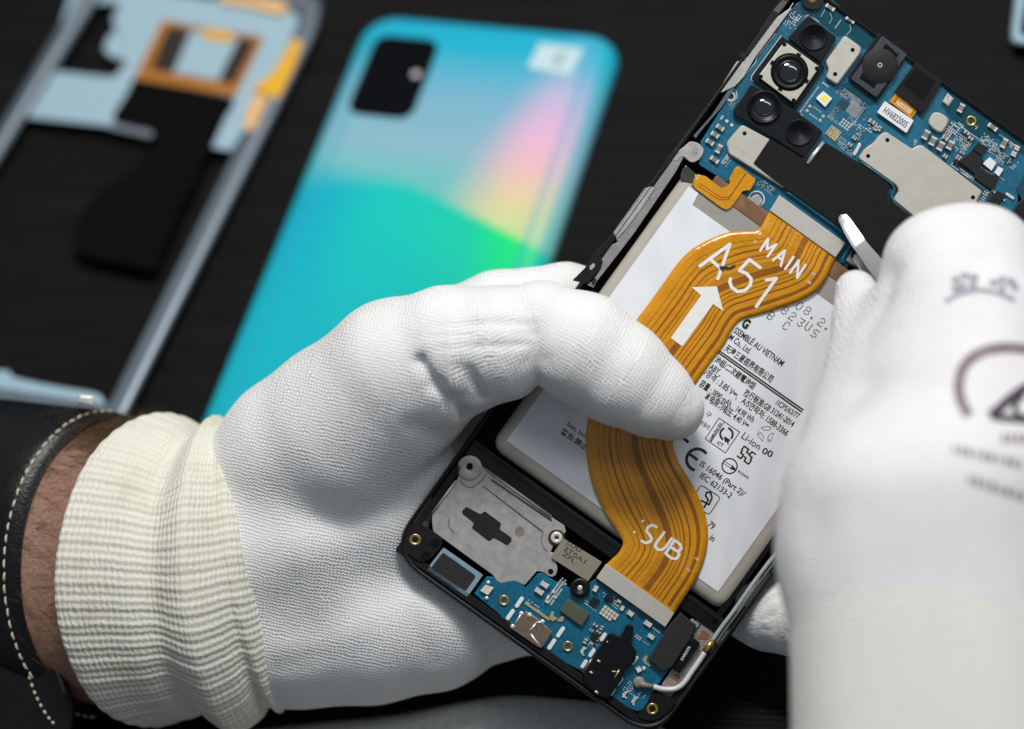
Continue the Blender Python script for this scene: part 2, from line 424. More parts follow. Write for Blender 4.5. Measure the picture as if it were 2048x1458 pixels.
def cover_mat():
    t = NT('prism_turquoise'); a = t.n('ShaderNodeAttribute', attribute_name='cover'); sp = t.n('ShaderNodeSeparateXYZ'); t.l(a.outputs['Vector'], sp.inputs[0])
    x, y = sp.outputs[0], sp.outputs[1]          # x -3.68..3.68, y 0 (top) .. -15.85
    # foil facet boundary, a shallow bow falling towards the right edge
    xx = t.math('ADD', x, 3.7)
    fall = t.math('SMOOTH_MAX', t.math('ADD', x, .6), 0.0, .9)
    edge = t.math('MULTIPLY_ADD', fall, -.38, -5.62)
    dlt = t.math('SUBTRACT', y, edge)            # > 0 above the boundary
    soft = t.math('MULTIPLY_ADD', x, .38, 1.9)
    up = t.n('ShaderNodeMapRange', interpolation_type='SMOOTHSTEP'); t.l(t.math('MULTIPLY_ADD', t.math('MULTIPLY', dlt, soft), 1.0, .5), up.inputs[0]); up = up.outputs[0]
    # upper facet: turquoise, pale blue; lilac to yellow-green sheen at right is painted reflection
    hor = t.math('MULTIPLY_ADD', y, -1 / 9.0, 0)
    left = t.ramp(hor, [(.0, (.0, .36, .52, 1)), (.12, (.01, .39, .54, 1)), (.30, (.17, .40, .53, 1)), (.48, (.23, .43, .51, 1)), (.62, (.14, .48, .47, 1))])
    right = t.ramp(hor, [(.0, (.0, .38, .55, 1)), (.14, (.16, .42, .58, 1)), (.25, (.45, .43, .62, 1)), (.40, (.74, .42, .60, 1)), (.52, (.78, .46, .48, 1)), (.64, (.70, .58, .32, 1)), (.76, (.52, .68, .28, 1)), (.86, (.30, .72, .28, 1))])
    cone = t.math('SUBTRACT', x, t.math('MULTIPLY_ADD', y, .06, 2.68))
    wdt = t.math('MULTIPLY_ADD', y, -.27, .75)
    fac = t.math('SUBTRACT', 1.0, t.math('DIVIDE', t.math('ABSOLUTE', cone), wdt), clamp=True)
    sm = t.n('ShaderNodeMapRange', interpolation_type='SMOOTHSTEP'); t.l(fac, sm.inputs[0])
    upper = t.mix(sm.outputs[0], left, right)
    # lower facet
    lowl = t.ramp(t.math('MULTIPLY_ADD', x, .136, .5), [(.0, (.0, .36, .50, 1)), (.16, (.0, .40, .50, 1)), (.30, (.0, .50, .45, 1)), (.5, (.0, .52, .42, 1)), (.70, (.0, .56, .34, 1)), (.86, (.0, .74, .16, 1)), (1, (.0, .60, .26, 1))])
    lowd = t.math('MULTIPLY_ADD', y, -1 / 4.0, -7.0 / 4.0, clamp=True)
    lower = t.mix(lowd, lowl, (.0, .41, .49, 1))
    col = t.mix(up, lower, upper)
    # curved rim of the shell
    ax = t.math('ABSOLUTE', x); rim = t.math('MULTIPLY_ADD', ax, 4.0, -12.9, clamp=True)
    col = t.mix(t.math('MULTIPLY', rim, .55), col, (.0, .36, .46, 1))
    line = t.math('SUBTRACT', 1.0, t.math('MULTIPLY', t.math('ABSOLUTE', t.math('SUBTRACT', ax, 2.98)), 7.0), clamp=True)
    col = t.mix(t.math('MULTIPLY', line, .45), col, (.02, .34, .50, 1))
    t.l(col, t.b.inputs['Base Color']); t.b.inputs['Roughness'].default_value = .22
    t.b.inputs['Coat Weight'].default_value = .5; t.b.inputs['Coat Roughness'].default_value = .05
    return t.m
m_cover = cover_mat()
def cover_mesh():
    """domed shell: rings from the rim up to a flat middle"""
    rings = []; 
    for ins, h in ((0, .0), (0, .10), (.03, .20), (.10, .30), (.22, .38), (.40, .43), (.65, .46), (1.0, .47)):
        rings.append([(p, h) for p in rrect(-WB / 2 + ins, -LB + ins, WB / 2 - ins, -ins, max(.12, .95 - ins * .8), 8)])
    n = len(rings[0]); vs = []; at = []
    for r in rings:
        for p, h in r: vs.append(B(p[0], p[1], h)); at.append((p[0], p[1], 0))
    fs = [(k * n + i, k * n + (i + 1) % n, (k + 1) * n + (i + 1) % n, (k + 1) * n + i) for k in range(len(rings) - 1) for i in range(n)]
    fs.append(tuple((len(rings) - 1) * n + i for i in range(n)))
    me = bpy.data.meshes.new('shell'); me.from_pydata(vs, [], fs)
    a_ = me.attributes.new('cover', 'FLOAT_VECTOR', 'POINT'); a_.data.foreach_set('vector', np.array(at, 'f').ravel())
    for p in me.polygons: p.use_smooth = True
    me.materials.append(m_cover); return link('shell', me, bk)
cover_mesh()
BF = lambda x, y, h=0: B(x, y, h)
def plate_B(name, out, h0, h1, mt, parent):
    mb = MB(); n = len(out); ins = .03
    rings = [[BF(x, y, h0) for x, y in out], [BF(x, y, h1 - .02) for x, y in out]]
    cx_ = sum(p[0] for p in out) / n; cy_ = sum(p[1] for p in out) / n
    rings.append([BF(cx_ + (x - cx_) * .97, cy_ + (y - cy_) * .97, h1) for x, y in out])
    vs = [p for r in rings for p in r]
    fs = [(k * n + i, k * n + (i + 1) % n, (k + 1) * n + (i + 1) % n, (k + 1) * n + i) for k in range(2) for i in range(n)]
    fs.append(tuple(2 * n + i for i in range(n))); mb.add(vs, fs, mt); return mb.build(name, parent)
cw = plate_B('camera_window', rrect(-3.07, -3.60, -1.22, -.88, .38, 6), .40, .53, mat('window_black', (.001, .001, .0015), .08, spec=.3), bk)
fl = MB(); fl.lathe(0, 0, [(.115, .545), (.10, .555), (.05, .56)], mat('flash_window', (.55, .50, .53), .4), 16, True, lambda x, y, z: BF(-1.53 + x, -2.13 + y, z)); fl.build('flash_window', cw)
st = plate_B('sticker', [(1.52, -.62), (2.76, -.68), (2.62, -1.62), (1.40, -1.50)], .47, .49, mat('sticker_paper', (.46, .62, .66), .6, var=.08), bk)
q = MB(); q.add([BF(x, y, .494) for x, y in ((2.10, -.85), (2.38, -.87), (2.30, -1.36), (2.04, -1.34))], [(3, 2, 1, 0)], mat('sticker_mark', (.30, .42, .42), .6)); q.add([BF(x, y, .494) for x, y in ((1.76, -.98), (1.93, -1.0), (1.88, -1.26), (1.72, -1.24))], [(3, 2, 1, 0)], mat('sticker_mark_pale', (.50, .60, .60), .6)); q.build('sticker_print', st)

# --- pale mid frame at the left
fr = thing('phone_mid_frame', 'empty pale blue phone mid frame with orange antenna coil and black flap', 'phone frame', M_TABLE)
TH = lambda x, y, z=0: T(x, y, z)
m_fblue = mat('pale_blue_plate', (.31, .45, .52), .5, .1, var=.05, vscale=2)
m_frail = mat('frame_rail', (.155, .19, .225), .35, .35, var=.06, vscale=2)
m_forange = mat('orange_coil', (.36, .13, .012), .45, var=.15, vscale=5)
m_fyel = mat('yellow_flex', (.72, .38, .02), .35, var=.1)
m_fbrown = mat('brown_ferrite', (.012, .006, .002), .5, var=.3)
m_peach = mat('peach_contact', (.70, .42, .18), .4, var=.1)
m_flap = mat('black_film', (.0015, .0015, .0017), .8, spec=.08)
def tprism(name, pts, h0, h1, mt, parent, r=0, bev=.02):
    mb = MB(); mb.prism(rnd(pts, r) if r else pts, h0, h1, mt, bev, TH); return mb.build(name, parent)
# one rail ring with rounded corners: outer outline from the photo, the rest of the rectangle continued out of frame
def lineint(p, d, q, e):
    det = d[0] * -e[1] + d[1] * e[0]; t = ((q[0] - p[0]) * -e[1] + (q[1] - p[1]) * e[0]) / det; return (p[0] + d[0] * t, p[1] + d[1] * t)
TRc = (655, -2); 
outer = [(150, -95), (660, -18), (640, 60), (238, 868), (208, 862), (-330, 770), (-300, 690)]
outer = [(205, -92), (648, -6), (636, 62), (242, 858), (-285, 790), (-262, 690)]
ringo = rnd(outer, [70, 62, 30, 34, 60, 30], 6)
inner = [(225, -50), (600, 22), (590, 62), (217, 810), (-235, 738), (-222, 680)]
ringi = rnd(inner, [30, 26, 20, 14, 30, 20], 6)
mb = MB(); n = len(ringo)
prof = [(ringo, 0.02), (ringo, .42), (inset(ringo, 6), .55), (inset(ringo, 14), .60), (ringi, .58), (ringi, .02)]
if sum(ringo[i][0] * ringo[(i + 1) % n][1] - ringo[(i + 1) % n][0] * ringo[i][1] for i in range(n)) > 0: prof = [(p[::-1], h) for p, h in prof]
vs = [TH(x, y, h) for p, h in prof for x, y in p]
fs = [(k * n + i, k * n + (i + 1) % n, (k + 1) * n + (i + 1) % n, (k + 1) * n + i) for k in range(len(prof) - 1) for i in range(n)]
fs += [(5 * n + i, 5 * n + (i + 1) % n, (i + 1) % n, i) for i in range(n)]
mb.add(vs, fs, m_frail, True); mb.build('rail', fr)
# top plate: strips around the camera opening, built as separate outlines of one plate
pl = MB()
plate = [(150, -40), (600, 24), (590, 62), (545, 168), (462, 302), (424, 294), (470, 195), (268, 155), (228, 245), (215, 252), (36, 232), (100, 145), (113, 143), (228, 155), (248, 130), (250, 118), (225, 115), (208, 100), (215, 75), (232, 62), (225, 35), (235, 20), (238, 5), (182, 7), (160, 25), (140, 75), (130, 105), (112, 138), (95, 140)]
pl.prism(plate, .42, .50, m_fblue, 0, TH)
pl.prism([(268, 158), (470, 197), (528, 74), (325, 40)][::-1], .41, .46, m_fblue, 0, TH)
pl.lathe(245, 79, [(9, .505), (8, .49)], m_flap, 16, True, TH)
pl.lathe(547, 120, [(8, .505), (7, .49)], m_flap, 16, True, TH)
pl.build('plate', fr)
tprism('plate_lip', [(225, 238), (308, 258), (303, 276), (214, 256)], .44, .48, mat('plate_lip', (.16, .18, .22), .4), fr, 6)
# coil
mb = MB(); oc = [(325, 40), (528, 74), (470, 192), (268, 157)]; ic = [(337, 52), (513, 80), (468, 168), (300, 138)]
for i in range(4):
    j = (i + 1) % 4; mb.prism([oc[i], oc[j], ic[j], ic[i]], .50, .53, m_forange, 0, TH)
mb.prism([(337, 52), (382, 60), (345, 148), (300, 138)], .50, .525, m_fbrown, 0, TH)
mb.prism([(478, 76), (513, 82), (468, 168), (436, 162)], .50, .525, m_fbrown, 0, TH)
mb.build('antenna_coil', fr)
tprism('center_pad', rnd([(392, 74), (472, 88), (434, 160), (356, 146)], 8), .50, .54, m_fblue, fr)
tprism('coil_contact', [(402, 58), (468, 66), (462, 84), (412, 78)], .52, .56, m_fyel, fr, 5)
tprism('black_flap', smoothline([(268, 162), (248, 196), (226, 236), (262, 250), (308, 262), (300, 296), (268, 335), (205, 378), (165, 425), (145, 490), (178, 512), (245, 526), (308, 538), (326, 500), (356, 430), (385, 372), (420, 296), (440, 245), (465, 200), (360, 178)], 3), .52, .56, m_flap, fr)
tprism('side_flex', rnd([(588, 74), (607, 86), (590, 130), (566, 180), (556, 200), (540, 192), (512, 182), (505, 176), (545, 145), (566, 112)], 6), .54, .60, m_fyel, fr)
tprism('side_contact', rnd([(512, 184), (550, 202), (530, 255), (512, 268), (486, 256), (494, 218)], 9), .54, .59, m_peach, fr)
tprism('top_contact', rnd([(440, -14), (566, 2), (580, 20), (556, 30), (500, 14), (436, 4)], 6), .54, .60, m_peach, fr)
tprism('bottom_plate', smoothline([(-60, 730), (0, 741), (18, 742), (32, 756), (120, 774), (190, 786), (206, 800), (200, 822), (60, 800), (-60, 800)], 3), .44, .52, m_fblue, fr)

# --- pale frame corner at the top right
f2 = thing('phone_mid_frame', 'pale blue frame corner poking in at the upper right edge of the photo', 'phone frame', M_TABLE)
o2 = rnd([(2036, -60), (2021, 70), (2024, 88), (2300, 130), (2330, -20)], [10, 16, 16, 30, 30], 5); i2 = rnd([(2060, -40), (2040, 62), (2044, 72), (2280, 106), (2306, -6)], [6, 6, 6, 12, 12], 5)
mb = MB(); n = len(o2); prof = [(o2, 0), (o2, .45), (inset(o2, 6), .6), (i2, .6), (i2, .02)]
if sum(o2[i][0] * o2[(i + 1) % n][1] - o2[(i + 1) % n][0] * o2[i][1] for i in range(n)) > 0: prof = [(p[::-1], h) for p, h in prof]
vs = [TH(x, y, h) for p, h in prof for x, y in p]
fs = [(k * n + i, k * n + (i + 1) % n, (k + 1) * n + (i + 1) % n, (k + 1) * n + i) for k in range(4) for i in range(n)]
mb.add(vs, fs, m_fblue, True); mb.build('rail', f2)

# --- grey cloth under the hand at the bottom edge
def cloth():
    vs = []; fs = []; NX, NY = 40, 14
    top = smoothline([(440, 1470), (640, 1446), (800, 1426), (960, 1400), (1060, 1392), (1160, 1402), (1260, 1424), (1340, 1462), (1400, 1500)], 5)
    top = [top[int(i * (len(top) - 1) / NX)] for i in range(NX + 1)]
    for j in range(NY + 1):
        for i in range(NX + 1):
            t = j / NY; x, y = top[i]; yy = y + t * 260
            h = .35 * min(1, t * 8) ** .5 + .05 * sin(i * .5 + t * 3); q = T(x, yy, 0); q.z = .02 + h; vs.append(q)
    for j in range(NY):
        for i in range(NX): a = j * (NX + 1) + i; fs.append((a, a + NX + 1, a + NX + 2, a + 1))
    me = bpy.data.meshes.new('cloth'); me.from_pydata(vs, [], fs)
    for p in me.polygons: p.use_smooth = True
    me.materials.append(mat('grey_cloth', (.50, .50, .48), .95, bump=.4, bscale=15))
    o = link('cloth', me); o.matrix_world = SC @ M_TABLE
    sd = o.modifiers.new('thickness', 'SOLIDIFY'); sd.thickness = .04; sd.offset = -1
    o['label'] = 'blurred grey cloth lying below the white glove at the bottom edge'; o['category'] = 'cloth'
cloth()

dm = MB(); m_dust = mat('dust', (.22, .21, .19), .9)
for k in range(150):
    x, y = random.uniform(-60, 2080), random.uniform(-20, 1460); q_ = T(x, y, .01); r_ = random.uniform(.008, .03); a = random.uniform(0, 6)
    dm.add([q_ + Vector((r_ * cos(a + i * 2.1), r_ * .7 * sin(a + i * 2.1), 0)) for i in range(3)] + [q_ + Vector((0, 0, r_ * .6))], [(0, 1, 3), (1, 2, 3), (2, 0, 3)], m_dust)
o = dm.build('dust'); o.matrix_world = SC; o['kind'] = 'stuff'; o['label'] = 'fine pale dust specks scattered on the black table'; o['category'] = 'dust'

# ================================================================== THE OPEN PHONE
ph = thing('smartphone', 'opened smartphone held over the table with blue circuit boards, battery and orange flex cable showing', 'smartphone', M_PHONE)
def part(mb, name, parent=None, label=None):
    o = mb.build(name, parent or ph)
    if label: o['label'] = label
    return o
def onepart(name, pts, z0, z1, mt, bev=.012, parent=None, r=0, label=None):
    mb = MB(); mb.prism(rnd(pts, r) if r else pts, z0, z1, mt, bev); return part(mb, name, parent, label)
def uvp(l): return [UV(u, v) for u, v in l]
# --- housing
W_, H_ = 658, 1416
oc = rnd(uvp([(0, 0), (W_, 0), (W_, H_), (0, H_)]), 82, 12)
ic = rnd(uvp([(9, 9), (W_ - 9, 9), (W_ - 9, H_ - 9), (9, H_ - 9)]), 74, 12)
mb = MB(); n = len(oc)
if sum(oc[i][0] * oc[(i + 1) % n][1] - oc[(i + 1) % n][0] * oc[i][1] for i in range(n)) > 0: oc, ic = oc[::-1], ic[::-1]
prof = [(inset(oc, 8), -.66), (oc, -.55), (oc, -.10), (inset(oc, 2), .03), (inset(oc, 5), .05), (ic, .03), (ic, -.40)]
vs = [P(x, y, h) for p, h in prof for x, y in p]
fs = [(k * n + i, k * n + (i + 1) % n, (k + 1) * n + (i + 1) % n, (k + 1) * n + i) for k in range(len(prof) - 1) for i in range(n)]
fs.append(tuple(6 * n + i for i in range(n))); fs.append(tuple(reversed(range(n))))
mb.add(vs, fs, m_plastic)
mb.mats.append(m_floor); mb.mi[-2] = 1
hs = part(mb, 'housing')
# magnesium rails, left side by the battery
onepart('side_rail', lf([(930, 165), (905, 168), (928, 182), (830, 300), (775, 360), (780, 378), (700, 470), (670, 490), (640, 500), (370, 880), (378, 905), (410, 960), (350, 990), (320, 1020), (250, 1095), (280, 1125), (262, 1190), (200, 1290), (150, 1330), (200, 1352), (235, 1290), (400, 1080), (560, 870), (780, 545), (912, 350), (975, 230)]), -.30, .02, m_mag, .008, hs)
onepart('side_rail', lf([(690, 480), (672, 492), (380, 880), (400, 930), (470, 860), (600, 690), (700, 540), (730, 500)]), .0, .045, m_magl, .006, hs)
mb = MB()
mb.prism(lf([(905, 165), (830, 240), (770, 350), (660, 480), (690, 485), (780, 380), (775, 355), (840, 300), (932, 182)]), .0, .05, m_plastic, .008)
mb.prism(lf([(365, 890), (200, 1070), (130, 1180), (20, 1290), (150, 1320), (262, 1190), (280, 1125), (247, 1095), (320, 1020), (335, 985), (372, 905)]), -.1, .05, m_plastic, .008)
mb.prism(lf([(190, 1150), (205, 1140), (215, 1165), (185, 1200), (168, 1195), (170, 1165)]), .05, .056, m_magl)
mb.prism(rnd(lf([(205, 1270), (232, 1278), (205, 1330), (180, 1318)]), 3), .02, .055, m_chip, .004)
part(mb, 'side_key_mount', hs)
# rails beside the main board
onepart('side_rail', c1([(1080, 90), (1055, 88), (925, 180), (870, 250), (650, 560), (550, 600), (385, 860), (402, 900), (540, 835), (620, 745), (730, 560)]), -.2, .03, m_magl, .008, hs)
onepart('side_rail', c1([(540, 830), (480, 860), (300, 1130), (130, 1320), (152, 1345), (240, 1230), (400, 1050), (520, 880)]), -.2, .0, mat('rail_bluegrey', (.15, .17, .22), .3, .5), .008, hs)
mb = MB(); mb.prism(c1([(930, 180), (1070, 0), (1020, -60), (860, 170), (640, 500), (660, 545)]), -.1, .045, m_plastic, .006)
mb.prism(c1([(610, 505), (650, 545), (625, 585), (575, 548)]), 0, .06, m_plastic, .004)
mb.prism(c1([(1000, 0), (1045, 20), (960, 130), (905, 100)]), .045, .056, mat('rim_sheen', (.09, .09, .09), .3), .002)
part(mb, 'side_key_mount', hs)
tb = MB(); tb.prism(rnd(c3([(-60, 330), (40, 260), (100, 200), (190, 230), (232, 280), (225, 330), (185, 390), (110, 420), (20, 340), (-30, 400), (-75, 390)]), 9), -.3, .03, m_magl, .01)
tb.lathe(1360 + 152 / 4.86, 240 + 305 / 4.86, [(5, .034), (4.4, .03), (4, -.05)], m_floor, 16)
part(tb, 'screw_tab', hs)
# lower cavity wall, bottom edge parts
mb = MB()
mb.prism(uvp([(14, 1132), (644, 1132), (644, 1166), (14, 1166)]), -.4, -.02, m_plastic, .02)
mb.prism(uvp([(16, 1134), (640, 1134), (640, 1142), (16, 1142)]), -.02, .005, m_plasticm, .004)
part(mb, 'cross_bar', hs)
mb = MB()
mb.prism(rnd(uvp([(12, 1190), (26, 1190), (26, 1388), (632, 1388), (632, 1200), (646, 1200), (648, 1404), (12, 1404)]), 6), -.4, .0, m_plasticm, .01)
mb.prism(rnd(b1([(190, 830), (260, 790), (400, 870), (520, 960), (500, 1040), (380, 1170), (300, 1190), (170, 1120), (110, 980)]), 12), -.1, .035, m_plasticm, .015)
for bx in ([(430, 950), (500, 985), (450, 1060), (375, 1020)], [(345, 1075), (400, 1105), (350, 1180), (285, 1140)]): mb.prism(b1(bx), .03, .037, m_floor)
mb.prism(rnd(b3([(640, 1285), (730, 1130), (830, 1160), (900, 1250), (860, 1310), (720, 1400), (600, 1370), (580, 1320)]), 14), -.1, .035, m_plasticm, .015)
part(mb, 'corner_block', hs)
def brass(x, y, r=11, parent=None, z=.04):
    mb = MB(); mb.lathe(x, y, [(r, z - .03), (r, z + .01), (r * .85, z + .018), (r * .6, z + .012), (r * .48, z - .01), (r * .45, z - .08)], m_brass, 24, False)
    mb.lathe(x, y, [(r * .46, z - .06), (r * .1, z - .07)], m_floor, 16)
    return part(mb, 'screw_insert', parent or hs)
brass(830.4, 1079.6, 12); brass(1305, 1418, 12)
# --- battery
bat = MB()
bo = rnd(uvp([(44, 440), (618, 440), (618, 1124), (44, 1124)]), 34, 8)
if sum(bo[i][0] * bo[(i + 1) % len(bo)][1] - bo[(i + 1) % len(bo)][0] * bo[i][1] for i in range(len(bo))) > 0: bo = bo[::-1]
n = len(bo); prof = [(bo, -.38)] + [(inset(bo, 22 * (1 - cos(a))), -.16 + .19 * sin(a)) for a in [R(x) for x in (0, 18, 36, 54, 72, 90)]]
vs = [P(x, y, h) for p, h in prof for x, y in p]
fs = [(k * n + i, k * n + (i + 1) % n, (k + 1) * n + (i + 1) % n, (k + 1) * n + i) for k in range(len(prof) - 1) for i in range(n)]
fs.append(tuple((len(prof) - 1) * n + i for i in range(n)))
bat.add(vs, fs, m_bwall, True)
battery = part(bat, 'battery')
onepart('tape', uvp([(84, 452), (600, 452), (600, 496), (84, 496)]), .03, .036, m_bgrey, 0, battery)
onepart('label', uvp([(66, 470), (90, 470), (94, 496), (586, 496), (586, 1096), (66, 1096)]), .034, .044, m_white, .003, battery)
onepart('circuit_cover', rnd(uvp([(98, 420), (600, 420), (600, 452), (98, 452)]), 5), -.1, .055, m_copper, .02, battery)
onepart('tape', c3([(20, 480), (60, 440), (150, 520), (120, 620), (60, 600), (0, 560)]), -.05, .04, mat('clear_tape', (.05, .048, .042), .15, coat=.8), .01, battery, 4)
# label printing
pr = MB(); ZL = .0475
def tl(s, crp, p0, p1, h, bold=0.0, capk=CAPH, fixed=None):
    a, b_ = crp([p0, p1]); text(pr, s, a, b_, h, ZL, m_ink, bold + .010, capk, fixed)
tl('SSEMBLÉ AU VIETNAM', lb, (438, 160), (1078, 618), 12.6, .008)
tl('M Co., Ltd.', lb, (372, 248), (648, 452), 12.3, .008)
tl('天津三星视界有限公司', lb, (315, 392), (935, 828), 15, .012, .86)
pr.flat(lb([(262, 400), (1378, 1186), (1364, 1202), (250, 416)]), ZL, m_ink); pr.flat(lb([(246, 424), (1358, 1212), (1346, 1230), (236, 442)]), ZL, m_ink)
tl('池组/二次鋰電池組', lb, (185, 543), (705, 918), 14, .012, .86)
tl('ABY ,', lb, (112, 640), (262, 745), 12, .012)
tl('执行标准:GB 31241-2014', lb, (572, 985), (1222, 1420), 11.6, .012)
tl('1ICP5/63/77', lb, (998, 1115), (1290, 1312), 11, .006)
tl('/정격 : 3.85 V⎓,   A/S연락처: 1588-3366', lb, (45, 718), (1140, 1540), 12, .008)
tl('容量 : 3890 mAh,   14.98 Wh', lb, (-20, 862), (690, 1365), 12, .008)
tl('本电限制电压: 4.40 V⎓', lb, (50, 1030), (620, 1440), 12, .008)
tl('구', lc, (300, 985), (345, 1010), 8); tl('式会社', lc, (255, 1060), (333, 1112), 9, 0, .86)
def frame_lines(pts, w, closed=True):
    k = len(pts)
    for i in range(k if closed else k - 1): pr.flat(capsule(pts[i], pts[(i + 1) % k], w, 3), ZL + .0004 * (i % 4), m_ink)
frame_lines(lc([(420, 1012), (597, 1132), (476, 1310), (302, 1190)]), 1.6)
frame_lines(lc([(466, 1043), (348, 1222)]), 1.6, False)
tl('SAMSUNG SDI', lc, (350, 1212), (444, 1062), 5, .02)
tl('ICT', lc, (400, 1232), (448, 1262), 6.5, .02)
def arc(cx_, cy_, r, a0, a1, w, k=18):
    pts = [(cx_ + r * cos(R(a0 + (a1 - a0) * i / k)), cy_ + r * sin(R(a0 + (a1 - a0) * i / k))) for i in range(k + 1)]
    o_ = [(cx_ + (r + w / 2) * cos(R(a0 + (a1 - a0) * i / k)), cy_ + (r + w / 2) * sin(R(a0 + (a1 - a0) * i / k))) for i in range(k + 1)]
    i_ = [(cx_ + (r - w / 2) * cos(R(a0 + (a1 - a0) * i / k)), cy_ + (r - w / 2) * sin(R(a0 + (a1 - a0) * i / k))) for i in range(k + 1)]
    for i in range(k): pr.flat([o_[i], o_[i + 1], i_[i + 1], i_[i]], ZL, m_ink)
(qx, qy), = lc([(484, 1150)]); arc(qx, qy, 12.5, 120, 250, 4.2); arc(qx, qy, 12.5, 285, 405, 4.2)
pr.flat(lc([(462, 1165), (520, 1200), (505, 1212), (500, 1250), (486, 1215), (470, 1220)]), ZL, m_ink)
tl('Li-ion', lc, (607, 1180), (757, 1288), 14, -.004); tl('00', lc, (782, 1310), (868, 1352), 12.5, .012)
(rx, ry), = lc([(822, 1148)])
for k in range(3):
    a = k * 120 + 35
    hx = [(rx + 14 * cos(R(a + t)) * q_, ry + 14 * sin(R(a + t)) * q_) for t, q_ in ((-42, 1.15), (18, 1.2), (40, .75), (5, .55), (-30, .55))]
    frame_lines(hx, .9)
    frame_lines([(rx + 16.5 * cos(R(a + 24)), ry + 16.5 * sin(R(a + 24))), (rx + 15 * cos(R(a + 46)), ry + 15 * sin(R(a + 46)))], 1.1, False)
def rotm(cx_, cy_, pts, ang=35.6, k=1.):
    a = R(ang); return [(cx_ + k * (x * cos(a) - y * sin(a)), cy_ + k * (x * sin(a) + y * cos(a))) for x, y in pts]
(sx_, sy_), = lc([(655, 1330)])
for sgx, sgy in ((1, 1), (-1, -1)):
    for ln in ([(-14, -3), (-14, -12), (-3, -12), (-3, -5), (2, -5)], [(14, -12), (5, -12), (5, -3), (12, -3), (12, 3)]):
        q_ = rotm(sx_, sy_, [(x * sgx, y * sgy) for x, y in ln])
        for i in range(4): pr.flat(capsule(q_[i], q_[i + 1], 3.2, 3), ZL + .0004 * i, m_ink)
(ex, ey), = ld([(580, 408)]); arc(ex, ey, 15, 0, 360, 2.6, 30)
for s_ in (-2.3, 2.3): pr.flat(capsule(*rotm(ex, ey, [(-15, s_), (12, s_)], 33), 1.2, 3), ZL + .0004, m_ink)
pr.flat(rotm(ex, ey, [(4, -5), (16, 0), (4, 5)], 33), ZL + .0008, m_ink)
tl('R33475', ld, (638, 452), (712, 505), 5, .01)
for dx, dy in ((0, 0), (-132 / 3.645, -82 / 3.645)):
    (gx, gy), = ld([(345, 362)]); gx += dx; gy += dy; arc(gx, gy, 21.5, 35.6 + 68, 35.6 + 292, 6.2, 20)
(gx, gy), = ld([(345, 362)]); pr.flat(capsule(*rotm(gx, gy, [(-19, 0), (-1, 0)], 35.6), 6.0, 3), ZL + .0006, m_ink)
tl('IS 16046 (Part 2)/', ld, (358, 403), (680, 632), 11.5, .006); tl('IEC 62133-2', ld, (358, 488), (582, 646), 11.5, .006)
frame_lines(rnd(ld([(372, 545), (515, 638), (430, 765), (290, 670)]), 6, 3), 1.7)
q_ = ld([(376, 660), (430, 690), (452, 640), (442, 600), (412, 600), (405, 625), (425, 655), (395, 710)])
for i in range(len(q_) - 1): pr.flat(capsule(q_[i], q_[i + 1], 3.6, 4), ZL + .0005 * (i % 3), m_ink)
tl('79', ld, (416, 842), (452, 874), 12.5, .006); tl('in', ld, (428, 938), (456, 962), 12.5, .006)
tl('G', fx, (1030, 1075), (1085, 1112), 18, .05)
tl('heat, burn', fsub, (42, 100), (178, 196), 9, .004); tl('警告:禁止', fsub, (0, 150), (170, 268), 12, .01, .86)
GL = {'0': '01110 10001 10001 10001 10001 10001 01110', '8': '01110 10001 10001 01110 10001 10001 01110', '2': '01110 10001 00001 00110 01000 10000 11111', '3': '11111 00001 00010 00110 00001 10001 01110',
      'U': '10001 10001 10001 10001 10001 10001 01110', 'S': '01111 10000 10000 01110 00001 00001 11110', 'B': '11110 10001 10001 11110 10001 10001 11110', 'C': '01110 10001 10000 10000 10000 10001 01110', '.': '00000 00000 00000 00000 00000 01100 01100', ',': '00000 00000 00000 00000 00100 00100 01000'}
for ch, x, y in (('0', 1578, 892), ('8', 1652, 938), ('.', 1712, 985), ('2', 1782, 1045), ('.', 1845, 1085), ('B', 1312, 985), ('8', 1443, 935), ('2', 1512, 990), ('3', 1590, 1048), ('U', 1658, 1085), ('S', 1722, 1150), ('C', 1455, 1078)):
    (px_, py_), = fx([(x, y)])
    for r_, row in enumerate(GL[ch].split()):
        for c_, bit in enumerate(row):
            if bit == '1':
                (ax_, ay_), = rotm(px_, py_, [((c_ - 2) * 2.35, (r_ - 3) * 2.6)], 37)
                pr.flat(box(ax_, ay_, 2.5, 1.7, 37 + (90 if c_ in (0, 4) else 0)), ZL, m_ink)
part(pr, 'printing', battery)

# --- orange main flex cable
edges_up = [((1540, 421), (1672, 515)), ((1531, 436), (1662, 534)), ((1524, 450), (1652, 556)), ((1512, 461), (1632, 582)), ((1484, 462), (1602, 600)), ((1452, 466), (1562, 615)),
            ((1412, 482), (1516, 630)), ((1378, 503), (1482, 640)), ((1352, 531), (1464, 660)), ((1330, 562), (1448, 690)), ((1300, 604), (1424, 722)), ((1262, 656), (1394, 764)),
            ((1225, 725), (1366, 808)), ((1190, 790), (1348, 850)), ((1173, 858), (1345, 885)), ((1174, 915), (1358, 925)), ((1186, 972), (1388, 975)), ((1208, 1022), (1408, 1020)),
            ((1232, 1058), (1416, 1065)), ((1246, 1084), (1410, 1112)), ((1238, 1104), (1392, 1158)), ((1226, 1116), (1368, 1196)), ((1212, 1129), (1349, 1226))]
ezs = [.085, .10, .115, .12, .11, .095, .085, .08, .078, .075, .072, .07, .07, .07, .072, .075, .08, .085, .095, .105, .105, .09, .075]
Lp = smoothline([(a[0], a[1], z) for (a, b_), z in zip(edges_up, ezs)], 6); Rp = smoothline([(b_[0], b_[1], z) for (a, b_), z in zip(edges_up, ezs)], 6)
